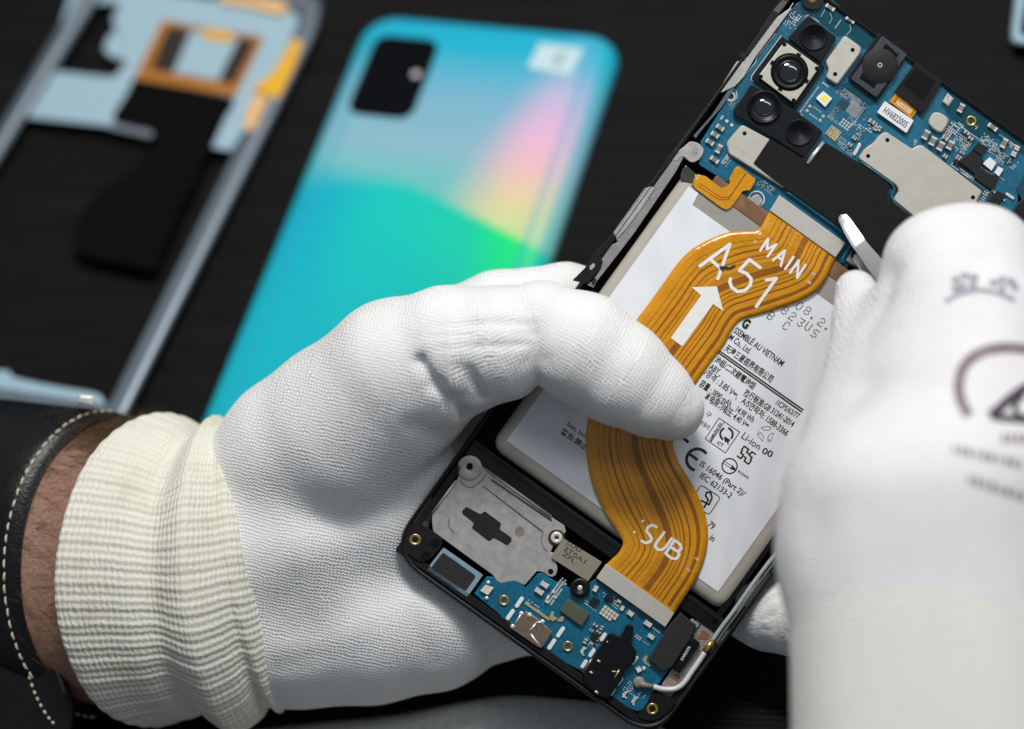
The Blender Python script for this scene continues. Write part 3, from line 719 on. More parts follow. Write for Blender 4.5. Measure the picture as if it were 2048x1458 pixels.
def ribbon(mb, s0, s1, i0, i1, dz, mt, thick=0, wig=0.0):
    rows = []; ns = max(1, int(round((s1 - s0) * 16)))
    for i in range(i0, i1 + 1):
        row = []
        for k in range(ns + 1):
            s_ = s0 + (s1 - s0) * k / ns + (wig * max(0, 1 - abs(i - 5) / 6.0) if wig else 0)
            p = Lp[i] * (1 - s_) + Rp[i] * s_; row.append(P(p[0], p[1], p[2] + dz + .012 * sin(pi * s_)))
        rows.append(row)
    m_ = ns + 1; vs = [p for r in rows for p in r]
    fs = [(i * m_ + k, (i + 1) * m_ + k, (i + 1) * m_ + k + 1, i * m_ + k + 1) for i in range(len(rows) - 1) for k in range(ns)]
    if thick:
        o_ = len(vs); vs += [v_ - Vector((0, 0, thick)) for v_ in vs]
        fs += [tuple(o_ + q for q in reversed(f)) for f in fs]
        for i in range(len(rows) - 1):
            fs.append((i * m_, o_ + i * m_, o_ + (i + 1) * m_, (i + 1) * m_)); e = ns
            fs.append((i * m_ + e, (i + 1) * m_ + e, o_ + (i + 1) * m_ + e, o_ + i * m_ + e))
    mb.add(vs, fs, mt, True)
mb = MB(); last = len(Lp) - 1
ribbon(mb, 0, 1, 0, last, 0, m_flex, .012)
cable = part(mb, 'flex_cable')
tr = MB()
for s_, w_, mt in ((.135, .007, m_trace), (.20, .016, m_tracef), (.27, .022, m_trace), (.345, .026, m_tracef), (.39, .008, m_trace),
                   (.56, .080, m_trace), (.645, .014, m_trace), (.69, .014, m_tracef), (.735, .016, m_trace), (.80, .018, m_trace), (.895, .042, m_trace)):
    ribbon(tr, s_ - w_ / 2, s_ + w_ / 2, 1, last - 1, .0022, mt)
for k in range(9): ribbon(tr, .445 + k * .0075, .4468 + k * .0075, 2, last - 2, .0022, m_tracef)
part(tr, 'copper_traces', cable)
from mathutils.kdtree import KDTree
kdt = KDTree((last + 1) * 41); kz = []
for i in range(last + 1):
    for k in range(41):
        s_ = k / 40; p = Lp[i] * (1 - s_) + Rp[i] * s_; kz.append(p[2] + .012 * sin(pi * s_)); kdt.insert((p[0], p[1], 0), len(kz) - 1)
kdt.balance()
def PC(x, y, z=0.0):                       # on the cable, following its curve
    nb = kdt.find_n((x, y, 0), 4); wt = [1 / (d + .3) for _, _, d in nb]
    zz = sum(kz[i] * w_ for (_, i, _), w_ in zip(nb, wt)) / sum(wt)
    return P(x, y, zz + .0085 + z)
cp = MB()
class CP(MB):
    def flat(s, pts, z, mt, frame=None):
        MB.flat(s, pts, (z * 1000 % 7) * .0003, mt, PC)
cp = CP()
strk = lambda lines, w, z, c_: [strokes(cp, [c_(l)], w, z, m_wprint) for l in lines]
ZF = .102
strk([[(652, 522), (930, 318), (818, 638)], [(752, 462), (842, 542)]], 6.8, ZF, fx)
strk([[(1212, 536), (1112, 462), (1018, 562), (1085, 592), (1128, 640), (1122, 698), (1068, 752), (1000, 760), (948, 722), (928, 668), (936, 640)]], 6.8, ZF, fx)
strk([[(1268, 652), (1318, 645), (1362, 636), (1176, 898)]], 6.8, ZF, fx)
strk([[(1212, 378), (1284, 266), (1274, 366), (1362, 320), (1282, 432)]], 5.0, .142, fx)
strk([[(1330, 468), (1440, 378), (1404, 520)], [(1374, 434), (1416, 466)], [(1444, 550), (1522, 436)], [(1490, 584), (1568, 470), (1556, 632), (1634, 510)]], 5.0, .144, fx)
cp.flat(fx([(575, 718), (808, 710), (868, 940), (775, 875), (488, 1270), (380, 1190), (662, 795)]), .098, m_wprint)
main_print = cp; cp = CP()
strk([[(640, 775), (610, 762), (580, 778), (574, 806), (592, 826), (608, 850), (596, 874), (568, 882), (542, 868)]], 5.6, .112, fsub)
strk([[(690, 812), (636, 884), (630, 906), (648, 926), (676, 926), (700, 908), (740, 850)]], 5.6, .117, fsub)
strk([[(758, 862), (700, 950), (736, 982), (772, 986), (790, 960), (780, 938), (732, 908)], [(758, 862), (796, 890), (804, 916), (786, 938)]], 5.6, .122, fsub)
def ct(s, crp, p0, p1, h, z):
    a, b_ = crp([p0, p1]); text(cp, s, a, b_, h, .0, m_wprint, .01, frame=PC)
sub_print = cp; cp = main_print
ct('77', fx, (1686, 598), (1722, 615), 4.5, .145); ct('78', fx, (1640, 672), (1678, 694), 4.5, .142); ct('1', fx, (1196, 222), (1206, 236), 5, .142); ct('2', fx, (1146, 298), (1170, 312), 5, .13)
cp = sub_print; ct('78', fsub, (888, 985), (912, 1003), 5, .118); ct('77', fsub, (832, 1060), (856, 1078), 5, .12); ct('1', fsub, (536, 738), (548, 748), 5, .115); ct('1', fsub, (482, 812), (494, 820), 5, .118)
part(main_print, 'printing', cable); part(sub_print, 'printing', cable)
sc = MB(); sc.tube([P(*q_, .118) for q_ in fx([(845, 540), (870, 525), (905, 535), (945, 530), (980, 515)])], [.035, .022, .03, .028, .012], mat('black_goo', (.01, .005, .003), .15, coat=1), 8)
sc.tube([P(*q_, .12) for q_ in fx([(840, 520), (855, 550), (870, 545)])], .028, mat('black_goo2', (.01, .005, .003), .15, coat=1), 8)
part(sc, 'glue_smear', cable)
# small bits of glare-catching solder on the cable edge
onepart('connector_plate', [(1558.6, 390.2), (1691, 486), (1671, 515), (1539.5, 421)], -.02, .13, m_steelplate, .012, cable)
onepart('connector_plate', [(1212.3, 1127.5), (1348.7, 1226), (1330.5, 1254.5), (1192.3, 1156)], -.02, .12, m_steelplate, .012, cable)

# --- main board
board = onepart('main_board', [(1592, 8), (1640, -22), (1655, -8), (1756, 72), (1890, 170), (2080, 306), (2090, 400), (2035, 380), (2036, 404), (2021, 429), (1985, 500), (1900, 600), (1850, 610), (1699, 530), (1684, 545), (1668, 520), (1529, 424), (1496, 398), (1483, 384), (1457, 365), (1448, 361), (1397, 328), (1404, 300), (1401, 284), (1440, 222), (1454, 202), (1471, 175), (1487, 154), (1560, 50)], -.28, -.04, m_pcb, .006)
ZB_ = -.04
def B_(mb, name, label=None): return part(mb, name, board, label)
nv = MB()
for pts_ in (c1([(1540, 860), (1600, 850), (1800, 990), (1815, 1080), (1760, 1130), (1640, 1110), (1560, 1050), (1500, 1130), (1490, 1060), (1580, 950)]), c1([(1070, 90), (1150, 40), (1220, 100), (1180, 160), (1100, 250), (1030, 220)]),
             c3([(740, 560), (960, 690), (930, 730), (720, 610)]), c5([(400, 180), (470, 120), (640, 250), (560, 340), (440, 270)]), c5([(340, 500), (420, 470), (600, 650), (760, 840), (720, 880), (560, 760), (380, 600)]), c5([(820, 380), (900, 350), (1020, 440), (1100, 540), (1000, 560), (880, 480)]), c5([(700, 880), (800, 840), (1000, 900), (900, 1060), (760, 1000)]),
             c2([(1190, 1230), (1290, 1190), (1340, 1240), (1280, 1330), (1200, 1300)])): nv.prism(pts_, -.04, -.034, m_pcbd, 0)
for l_ in (c1([(1120, 330), (1235, 148), (1262, 146), (1350, 212)]), c1([(985, 346), (698, 735), (692, 775), (725, 805)]), c1([(925, 325), (742, 560), (738, 600), (612, 752)]), c1([(548, 888), (556, 950), (505, 990), (458, 975)]), c1([(1060, 90), (1100, 30)]), c5([(420, 50), (560, 160), (700, 250), (800, 240)]), c2([(1160, 1350), (1230, 1345), (1340, 1450)])):
    for i in range(len(l_) - 1): nv.flat(capsule(l_[i], l_[i + 1], 1.5, 3), ZB_ + .009, m_cerl if l_[0][0] < 1800 else m_inks)
B_(nv, 'board_markings')
fm = MB()
fm.prism(c1([(1150, 20), (1240, -30), (1420, -10), (1600, 130), (1890, 350), (1860, 480), (1780, 470), (1600, 340), (1530, 350), (1350, 200), (1240, 140), (1190, 130)]), -.04, -.030, m_film, 0)
fm.prism(c2([(1230, 860), (1500, 1010), (1983, 1390), (2100, 1600), (1950, 1480), (1700, 1330), (1560, 1360), (1400, 1230), (1270, 1140), (1180, 1010), (1200, 950)]), -.04, -.030, m_film, 0)
fm.prism(c2([(200, 830), (280, 790), (560, 985), (500, 1030), (330, 920)]), -.04, -.030, m_film, 0)
B_(fm, 'cover_film')
ZB = -.04
def shield(name, pts, z=.085, r=5, parent=None, holes=(), mt=None, emboss=None):
    mb = MB(); pp = rnd(pts, r, 4)
    if sum(pp[i][0] * pp[(i + 1) % len(pp)][1] - pp[(i + 1) % len(pp)][0] * pp[i][1] for i in range(len(pp))) > 0: pp = pp[::-1]
    n = len(pp); prof = [(pp, ZB), (pp, z - .045), (inset(pp, 1.2), z - .02), (inset(pp, 3.2), z)]
    vs = [P(x, y, h) for p, h in prof for x, y in p]
    fs = [(k * n + i, k * n + (i + 1) % n, (k + 1) * n + (i + 1) % n, (k + 1) * n + i) for k in range(3) for i in range(n)]
    mb.add(vs, fs, mt or m_shield, False); mb.add(vs[3 * n:], [tuple(range(n))], mt or m_shield)
    for x, y in holes: mb.lathe(x, y, [(4.3, z + .002), (3.6, z + .003), (3, z + .001)], m_floor, 14)
    if emboss:
        for (a, b_, w_) in emboss: mb.prism(capsule(a, b_, w_, 3), z - .002, z + .006, mt or m_shield, .002)
    return part(mb, name, parent or board)
def em(c_, l, w=2.0): return [(c_([a])[0], c_([b_])[0], w) for a, b_ in l]
shield('shield_can', c1([(1600, 340), (1765, 460), (1757, 520), (1530, 828), (1412, 755), (1442, 680), (1412, 600)]), .09, 6, holes=c1([(1678, 485), (1508, 720)]), emboss=em(c1, [((1655, 420), (1695, 440)), ((1600, 395), (1610, 410)), ((1615, 400), (1622, 415)), ((1575, 560), (1600, 590)), ((1495, 515), (1520, 520)), ((1540, 500), (1548, 530))]))
shield('shield_can', c3([(600, 42), (882, 190), (875, 230), (1020, 640), (1000, 662), (470, 330), (448, 220)]), .07, 7, holes=c3([(628, 130)]), emboss=em(c3, [((548, 258), (570, 262)), ((565, 262), (560, 285)), ((588, 270), (580, 300)), ((600, 290), (612, 296)), ((632, 295), (622, 325)), ((650, 312), (668, 318)), ((655, 332), (672, 350)), ((690, 345), (682, 370)), ((700, 360), (712, 380))], 1.4))
shield('shield_can', c4([(635, 108), (895, 282), (918, 262), (962, 243), (995, 246), (1572, 690), (1570, 715), (1380, 1080), (1000, 1010), (885, 925), (722, 790), (716, 760), (762, 690), (740, 640), (380, 385), (376, 360), (430, 280), (520, 220), (560, 160)]), .09, 7, holes=c4([(655, 195), (468, 350), (1487, 752)]), emboss=em(c4, [((940, 660), (950, 685)), ((955, 690), (945, 695))], 1.4))
shield('shield_can', c2([(1095, 1092), (1170, 1092), (1250, 1150), (1250, 1200), (1190, 1296), (1125, 1278), (1052, 1205), (1056, 1160)]), .085, 7, emboss=em(c2, [((1148, 1190), (1168, 1170)), ((1090, 1190), (1095, 1205)), ((1110, 1200), (1115, 1215)), ((1135, 1215), (1125, 1222))], 1.6))
shield('shield_can', c3([(1060, 680), (1090, 690), (1655, 1120), (1700, 1190), (1690, 1215), (1605, 1370), (1650, 1400), (1900, 1500), (2200, 1400), (2000, 1100), (1300, 640)]), .05, 5)
onepart('graphite_sheet', rnd([(1540, 277), (1609, 319), (1616, 330), (1649, 284), (1716, 324), (1776, 366), (1782, 374), (1773, 390), (1776, 398), (1858, 462), (1800, 570), (1702, 512), (1706, 486), (1697, 466), (1576, 380), (1568, 375), (1507, 326)], 2), .05, .098, m_graph, .006, board)
# bright curled lip between the two black pads
lp = MB(); lp.tube([P(*q_, .10) for q_ in c3([(1240, 425), (1290, 350), (1395, 215)])], [.045, .05, .045], m_steel, 10); lp.build('shield_lip', board)
# raised frame tracks around the lower shield
lp = MB()
for off, zz, mt, r_ in ((0, .03, m_pcb, .035), (-7, .02, mat('teal_edge', (.10, .22, .27), .35), .02)):
    lp.tube([P(x, y + off * .8, zz) for x, y in c3([(1040, 700), (1100, 735), (1400, 955), (1640, 1130), (1672, 1190), (1640, 1260), (1575, 1370), (1600, 1400)])], r_, mt, 8)
for x0 in ([(640, 400), (800, 520), (1000, 660)],): lp.tube([P(x, y, .0) for x, y in c3(x0)], .03, m_pcbd, 8)
lp.tube([P(x, y, .035) for x, y in c4([(390, 400), (560, 520), (700, 620), (725, 665), (690, 730), (720, 800), (880, 940)])], .032, mat('teal_edge2', (.03, .10, .13), .3), 8)
lp.build('shield_frame', board)
# cameras
def camera_module(pts, z, r, lenses, name='camera_module', mt=None, parent=None):
    o = onepart(name, rnd(pts, r), ZB, z, mt or m_black, .02, parent or board)
    for (x, y, rad, zt, kind) in lenses:
        mb = MB()
        if kind == 'flat':
            mb.lathe(x, y, [(rad, z - .01), (rad, zt), (rad * .94, zt + .012), (rad * .86, zt + .006), (rad * .82, zt - .012), (rad * .2, zt - .004), (rad * .16, zt - .03)], m_black, 36)
        else:
            mb.lathe(x, y, [(rad, z - .01), (rad, zt), (rad * .95, zt + .02), (rad * .84, zt + .01), (rad * .80, zt - .03), (rad * .68, zt - .02), (rad * .62, zt - .045), (rad * .5, zt - .05)], m_lensr, 40, False)
            mb.lathe(x, y, [(rad * .52, zt - .05), (rad * .45, zt - .03), (rad * .3, zt - .015), (rad * .12, zt - .008)], m_glass, 32)
        part(mb, 'lens', o)
    return o
camera_module(c1([(1240, 148), (1522, 362), (1372, 612), (1046, 372)]), .10, 6, [(1627.5, 74, 28, .115, 'flat')])
onepart('camera_base', rnd(c1([(988, 350), (1412, 650), (1130, 1062), (692, 762)]), 6), ZB, .05, m_black, .01, board)
mc = MB(); mc.prism(rnd(c1([(1015, 403), (1357, 650), (1110, 1007), (758, 745)]), 5), .05, .13, m_shield, .015)
lx, ly = 1579, 144
mc.lathe(lx, ly, [(38, .1325), (37, .133), (35, .133)], m_floor, 40)
for a in (-62, 28, 118, 208):
    dx, dy = cos(R(a)), sin(R(a)); mc.prism(box(lx + dx * 38, ly + dy * 38, 9, 9, a), .12, .134, m_floor)
for x, y in c1([(1015, 432), (1330, 665), (1105, 975), (785, 745)]): mc.lathe(x, y, [(4.5, .132), (4, .133), (2, .1325)], m_floor, 12)
mcam = part(mc, 'camera_module', board)
ml = MB(); ml.lathe(lx, ly, [(35, .13), (34, .17), (31, .185), (29, .16), (27, .165), (25, .15), (22, .17), (20.5, .18), (19, .165)], m_lensr, 44, False)
ml.lathe(lx, ly, [(19.5, .165), (17, .185), (12, .200), (6, .207), (2, .209)], m_glass, 36)
part(ml, 'lens', mcam)
camera_module([(1502, 168), (1592, 222), (1646, 263), (1609, 316), (1537, 271), (1466, 228), (1468, 217), (1487, 192)], .11, 6, [(1529, 214, 34, .155, 'lens'), (1598.7, 265.4, 27.5, .125, 'flat')])
# earpiece-side modules
em_ = onepart('sensor_module', rnd(c2([(575, 318), (868, 515), (560, 985), (268, 752)]), 5), ZB, .05, m_black, .01, board)
onepart('sensor_cover', rnd(c2([(605, 350), (848, 530), (548, 950), (300, 768)]), 3), .05, .09, mat('grey_film', (.030, .033, .045), .5, var=.5, vscale=7), .01, em_)
q = MB(); q.lathe(*c2([(583, 640)])[0], [(36, .09), (35, .097), (10, .098)], m_chip, 36); q.ring(*c2([(583, 632)])[0], 2.6, 5, .097, .101, mat('ring_mark', (.35, .37, .42), .4), 20)
q.prism(c2([(640, 420), (762, 530), (735, 570), (600, 480)]), .09, .096, m_floor, 0); q.prism(c2([(410, 705), (560, 800), (525, 860), (385, 760)]), .09, .096, m_floor, 0); part(q, 'aperture', em_)
fcm = onepart('front_camera', rnd(c2([(930, 605), (1195, 790), (1000, 1115), (722, 890)]), 5), ZB, .07, m_plasticm, .015, board)
onepart('sensor_window', rnd(c2([(935, 655), (1120, 790), (1010, 980), (805, 815)]), 3), .07, .078, m_lensr, 0, fcm)
q = MB(); q.prism(c2([(745, 898), (962, 1052), (890, 1150), (672, 985)]), .0, .02, m_flex, .003)
q.prism(c2([(760, 925), (770, 932), (725, 1000), (715, 992)]), .02, .0215, m_trace); q.prism(c2([(930, 1048), (940, 1055), (890, 1130), (880, 1122)]), .02, .0215, m_trace)
fc = part(q, 'camera_flex', board)
q = MB(); a, b_ = c2([(815, 985), (862, 1022)]); text(q, 'A51', a, b_, 8, .024, m_wprint, .01); a, b_ = c2([(735, 1008), (872, 1105)]); text(q, 'NFD720', a, b_, 8, .024, m_wprint, .01); part(q, 'printing', fc)
wl = onepart('paper_label', rnd(c2([(630, 982), (912, 1170), (840, 1294), (555, 1092)]), 2), .0, .06, m_wht, .006, board)
q = MB(); a, b_ = c2([(607, 1090), (828, 1245)]); text(q, 'HV6822005', a, b_, 13, .063, m_ink, .006); part(q, 'printing', wl)
# flash led
ld_ = onepart('flash_led', rnd(c1([(1392, 884), (1480, 958), (1410, 1042), (1320, 955)]), 2), ZB, .03, m_wht, .006, board)
onepart('phosphor', c1([(1402, 918), (1448, 955), (1404, 995), (1362, 950)]), .03, .036, m_yel, .003, ld_)
gp = MB(); gp.prism(c1([(1475, 1215), (1570, 1285), (1510, 1378), (1408, 1300)]), ZB, -.02, m_gold, .002)
(g0x, g0y), = c1([(1490, 1297)])
for i in range(8):
    for j in range(8):
        if (i * 7 + j * 3 + (i * j) % 5) % 3 == 0: gp.flat(box(*rotm(g0x, g0y, [((i - 3.5) * 2.8, (j - 3.5) * 2.6)])[0], 2.8, 2.0, 35.6), -.0185, m_cer)
part(gp, 'gold_pad', board)
# chips
for pts, z in (([(590, 362), (732, 500), (622, 652), (425, 505)], .05), ([(655, 268), (775, 335), (700, 440), (590, 352)], .03), ([(700, 588), (905, 712), (830, 858), (612, 700)], .03), ([(885, 858), (990, 915), (900, 1025), (778, 985)], .03), ([(400, 470), (440, 500), (410, 560), (355, 520)], .01)):
    onepart('chip', c5(pts), ZB, z, m_chip, .008, board)
for pts in ([(800, 450), (882, 520), (820, 618), (715, 530)], [(900, 562), (968, 600), (910, 688), (855, 640)]):
    o_ = onepart('white_chip', c5(pts), ZB, .04, m_wht, .008, board, 1)
for pts in ([(1570, 700), (1600, 560), (1700, 640), (1650, 760)],): pass
# small board parts
def smd(px, py, L=18, Wd=9, ang=35.6, parent=None, mid=None, name='capacitor', z=None):
    mb = MB(); z0 = ZB; zt = z0 + Wd / 89.3 * .7 if z is None else z
    def sub(t0, t1, mt, e, w_=1.0):
        c_ = (t0 + t1) / 2; q_ = rotm(px, py, [(c_ * L, 0)], ang)[0]; mb.prism(box(q_[0], q_[1], (t1 - t0) * L, Wd * w_, ang), z0, zt + e, mt, .006)
    sub(-.28, .28, mid or m_cer, 0, .92); sub(-.5, -.27, m_tin, .006); sub(.27, .5, m_tin, .006)
    return part(mb, name, parent or board)
for (cc, L) in ((c1, [(390, 1240, 17, 9, 33), (340, 1310, 17, 9, 33), (290, 1382, 17, 9, 33), (1460, 72, 20, 8, 33), (1655, 192, 20, 8, 33)]),
                (c3, [(378, 280, 18, 10, 118), (335, 386, 19, 9, 36)]),
                (c2, [(1372, 1050, 18, 11, 118), (1678, 1236, 21, 9, 36), (1792, 1392, 20, 11, 118), (1030, 1310, 19, 12, 118), (1098, 1372, 18, 12, 118), (1175, 1420, 19, 12, 118), (1266, 1412, 18, 12, 118), (505, 1180, 12, 8, 33), (545, 1245, 10, 7, 118), (580, 1250, 10, 7, 118), (1425, 1290, 10, 6, 33), (1905, 1455, 18, 11, 118), (335, 1340, 8, 8, 35), (370, 1305, 6, 5, 35), (290, 1405, 9, 7, 35), (1215, 1340, 9, 6, 35)]),
                (c5, [(1105, 390, 18, 11, 118), (525, 155, 10, 6, 35), (570, 220, 10, 7, 35), (260, 215, 12, 9, 35), (410, 470, 9, 5, 30), (430, 445, 9, 5, 30), (465, 398, 9, 5, 30), (260, 440, 8, 8, 35), (845, 868, 9, 5, 35), (770, 900, 8, 4, 118), (890, 985, 8, 5, 35), (965, 965, 8, 5, 35)])):
    for x, y, l_, w_, a_ in L: (px_, py_), = cc([(x, y)]); smd(px_, py_, l_, w_, a_)
shield('crystal', c2([(1238, 902), (1302, 960), (1250, 1040), (1188, 990)]), .03, 2, mt=m_tin)
# little boxes and pads by rows
pads = MB()
def grid(mb, c_, x, y, nx, ny, dx, dy, s=2.2, ang=35.6, skip=.0, mt=None, el=1.0):
    (px_, py_), = c_([(x, y)])
    for i in range(nx):
        for j in range(ny):
            if random.random() < skip: continue
            q_ = rotm(px_, py_, [(i * dx, j * dy)], ang)[0]
            mb.flat(box(q_[0], q_[1], s * el, s, ang), ZB + .012, mt or m_pad)
for a in [(1680, 985, 8, 8, 3.3, 3.3, 2.0, 35.6, 0), (1540, 870, 12, 3, 4, 3.6, 1.6, 35.6, .25), (1600, 865, 14, 2, 4, 4, 1.7, 35.6, .2), (1520, 1030, 3, 9, 4, 3.6, 1.6, 35.6, .3), (1760, 980, 3, 12, 4, 4, 1.7, 35.6, .3), (1590, 1160, 4, 3, 6, 6, 4, 35.6, .15), (1740, 1130, 2, 7, 12, 4, 2.2, 35.6, .1), (1770, 1230, 3, 6, 4, 5, 2.2, 35.6, .25)]: grid(pads, c1, *a[:8], skip=a[8])
grid(pads, c1, 1300, 1040, 6, 1, 3.4, 3, 2.2, 35.6, el=.8); grid(pads, c1, 1262, 1105, 6, 1, 3.4, 3, 2.4, 35.6)
for x, y in ((1262, 1035), (1235, 1078), (1392, 1132), (1362, 1172), (455, 1178), (502, 1215)): (px_, py_), = c1([(x, y)]); pads.lathe(px_, py_, [(3.4, ZB + .012), (2.5, ZB + .014)], m_gold if x > 1000 else m_pad, 12)
grid(pads, c1, 1170, 1085, 1, 1, 3, 3); 
for k in range(20): (px_, py_), = c1([(1168 + k * 9.2, 1088 - k * 12.6)]); pads.flat(box(px_, py_, 4.2, 1.3, 35 + (k % 3) * 25), ZB + .012, m_inks)
for a in [(1075, 90, 6, 3, 5, 5, 2.6, 35.6, .3), (1040, 190, 6, 3, 5, 5, 2.4, 35.6, .35), (1560, 200, 1, 6, 4, 3.5, 2.2, 35.6, 0), (500, 985, 3, 4, 4, 4, 1.6, 35.6, .3), (415, 1130, 1, 3, 3, 3, 3, 35.6, 0), (1390, 805, 4, 1, 4, 3, 3, 35.6, 0)]: grid(pads, c1, *a[:8], skip=a[8])
for a in [(1280, 1195, 5, 4, 4.6, 4.6, 3.2, 35.6, .1), (1235, 1270, 3, 3, 5, 5, 3.4, 35.6, .1), (1350, 1300, 8, 5, 4.4, 4.2, 2.2, 35.6, .3), (1600, 1300, 3, 8, 4, 4, 2.2, 35.6, .35), (1750, 1310, 6, 1, 4, 4, 2, 35.6, .2), (1220, 1250, 2, 2, 5, 5, 3, 35.6, 0), (190, 1380, 10, 3, 4, 4, 2, 35.6, .2), (925, 1360, 2, 3, 4, 4, 2.4, 35.6, .2)]: grid(pads, c2, *a[:8], skip=a[8])
for a in [(400, 190, 8, 7, 4.2, 4.2, 2.1, 35.6, .35), (345, 525, 12, 2, 4.2, 4, 2.4, 35.6, .15), (500, 640, 6, 2, 4, 4, 2.2, 35.6, .2), (810, 390, 9, 1, 4, 4, 1.8, 35.6, .1), (920, 370, 6, 6, 4, 4, 2.2, 35.6, .3), (700, 575, 10, 1, 4, 4, 2.0, 35.6, .1), (860, 280, 2, 6, 4, 4, 2.6, 35.6, .3), (1060, 460, 5, 5, 4, 4, 2.2, 35.6, .4), (610, 740, 11, 1, 4, 4, 1.4, 35.6, 0), (770, 200, 5, 6, 4, 4, 2.4, 35.6, .45), (1060, 275, 3, 1, 4, 4, 2.4, 35.6, 0), (740, 870, 3, 5, 4, 5, 2.6, 35.6, .3), (850, 640, 7, 1, 4, 4, 2, 35.6, .1), (880, 560, 5, 1, 4, 4, 1.5, 35.6, .1)]: grid(pads, c5, *a[:8], skip=a[8])
for a in [(785, 575, 10, 4, 3.7, 3.9, 1.9, 35.6, .25), (500, 375, 3, 5, -5, 4.6, 1.8, 35.6, .1), (460, 340, 2, 6, 4, 3.6, 2.6, 35.6, .4)]: grid(pads, c3, *a[:8], skip=a[8])
for a in [(1090, 150, 4, 4, 4.4, 4.4, 2.6, 35.6, .3), (1690, 1180, 6, 2, 4, 4, 2.4, 35.6, .2), (1850, 1160, 4, 5, 5, 5, 3.2, 35.6, .4), (1560, 1330, 8, 3, 3.6, 3.8, 1.8, 35.6, .25), (1180, 1110, 2, 2, 3, 3, 2, 35.6, 0)]: grid(pads, c1, *a[:8], skip=a[8])
for a in [(1330, 1180, 4, 3, 5, 4.4, 2.8, 35.6, .3), (1480, 1200, 4, 2, 4, 4, 2.4, 35.6, .3), (1700, 1400, 6, 4, 4, 4, 2.4, 35.6, .4), (1850, 1380, 3, 3, 4, 4, 2.4, 35.6, .3), (240, 870, 12, 4, 3.6, 3.8, 1.8, 35.6, .3), (420, 1040, 2, 6, 4, 4, 2, 35.6, .3)]: grid(pads, c2, *a[:8], skip=a[8])
o_ = part(pads, 'solder_pads', board); o_['kind'] = 'stuff'
q = MB()
for l_ in ([(1410, 90), (1370, 160)], [(1460, 120), (1478, 180), (1450, 230)], [(1650, 230), (1660, 290), (1620, 340)], [(1710, 240), (1830, 320)]):
    pp = c1(l_)
    for i in range(len(pp) - 1): q.flat(capsule(pp[i], pp[i + 1], 1.0, 2), -.0285 + .0003 * i, m_inks)
part(q, 'board_tracks', board)
q = MB(); (tx, ty), (tx2, ty2) = c1([(1425, 1135), (1555, 1225)]); text(q, '2019.12.19', (tx, ty), (tx2, ty2), 5.5, ZB + .013, m_inks); part(q, 'printing', board)
for x, y in c4([(360, 285)]): 
    q = MB(); q.prism(capsule((x - 5, y + 9), (x + 5, y - 9), 7), ZB, 0, m_tin, .01); part(q, 'solder_joint', board)
for x, y in c5([(1045, 925)]):
    q = MB(); q.prism(capsule((x - 6, y - 4), (x + 6, y + 4), 6), ZB, 0, m_tin, .01); part(q, 'solder_joint', board)
q = MB(); q.prism(c5([(1215, 650), (1130, 820), (1145, 900), (1215, 1000), (1330, 900), (1330, 700)]), ZB, .0, m_pcbd, .01); q.prism(rnd(c5([(1215, 940), (1130, 1020), (1050, 1160), (1215, 1300), (1400, 1200)]), 5), -.3, .06, m_plastic, .02)
part(q, 'side_block', board)
brass(1942.5, 242, 11, board, -.02)
q = MB(); q.ring(1625, -3, 8, 22, ZB, .04, m_plastic, 30); q.lathe(1625, -3, [(10, .0), (6, .01)], m_brass, 20); part(q, 'screw_post', board)
q = MB(); q.prism(rnd([(1513, 388), (1520, 391), (1526, 403), (1512, 418), (1496, 410), (1500, 396)], 5), ZB, .03, m_magl, .01); q.lathe(1513.5, 399, [(4.5, .033), (4, .028), (3, .0)], m_floor, 16); q.ring(1513, 398, 14, 17, ZB, ZB + .02, m_pad, 30); part(q, 'screw_tab', board)
q = MB(); q.ring(1462, 193, 6, 9, ZB, ZB + .02, m_pad, 20); q.lathe(1462, 193, [(6, ZB + .015), (5, ZB + .01)], m_chip, 16); part(q, 'alignment_hole', board)
# little curled flex at the board's left corner
q = MB()
q.prism(rnd(c3([(190, 532), (250, 545), (400, 662), (440, 655), (482, 612), (492, 592), (475, 575), (530, 470), (572, 445), (732, 572), (732, 592), (682, 682), (640, 684), (604, 692), (592, 722), (492, 852), (450, 872), (402, 852), (136, 655), (132, 622)]), 3), .065, .085, m_flex, .004)
cf = part(q, 'curled_flex', ph)
q = MB()
for off in (0, 22):
    pp = c3([(175 + off, 640 - off), (380 + off * .6, 775 - off), (470, 775 - off), (520 - off * .2, 700), (640, 520)])
    for i in range(4): q.flat(capsule(pp[i], pp[i + 1], 1.6, 3), .0865 + .0003 * i, m_trace)
part(q, 'copper_traces', cf)
q = MB(); q.tube([P(*c3([(130 + k * 0, 640)])[0], .04), P(*c3([(190, 535)])[0], .04)], .045, m_flex, 12); part(q, 'fold', cf)

# --- speaker / bottom parts
spk = MB()
body = b1([(655, 240), (680, 190), (735, 165), (800, 172), (850, 205), (880, 240), (945, 292), (1570, 745), (1600, 770), (1695, 830), (1712, 892), (1600, 1000), (1560, 1090), (1600, 1100), (1612, 1180), (1630, 1250), (1615, 1310), (1580, 1332), (1535, 1320), (1500, 1290), (1430, 1272), (1310, 1412), (1220, 1372), (1150, 1375), (1080, 1392), (1040, 1370), (1000, 1312), (420, 890), (408, 800), (410, 715), (660, 372), (668, 340), (640, 300)])
spk.prism(rnd(body, 2.5), -.2, -.035, m_magl, .012)
spo = part(spk, 'speaker_module')
q = MB()
q.prism(rnd(b1([(700, 690), (740, 648), (880, 722), (920, 690), (1080, 808), (1066, 868), (1182, 950), (1182, 985), (1140, 1027), (1010, 950), (962, 987), (795, 858), (815, 808), (700, 715)]), 3), -.04, -.030, m_chip, 0)
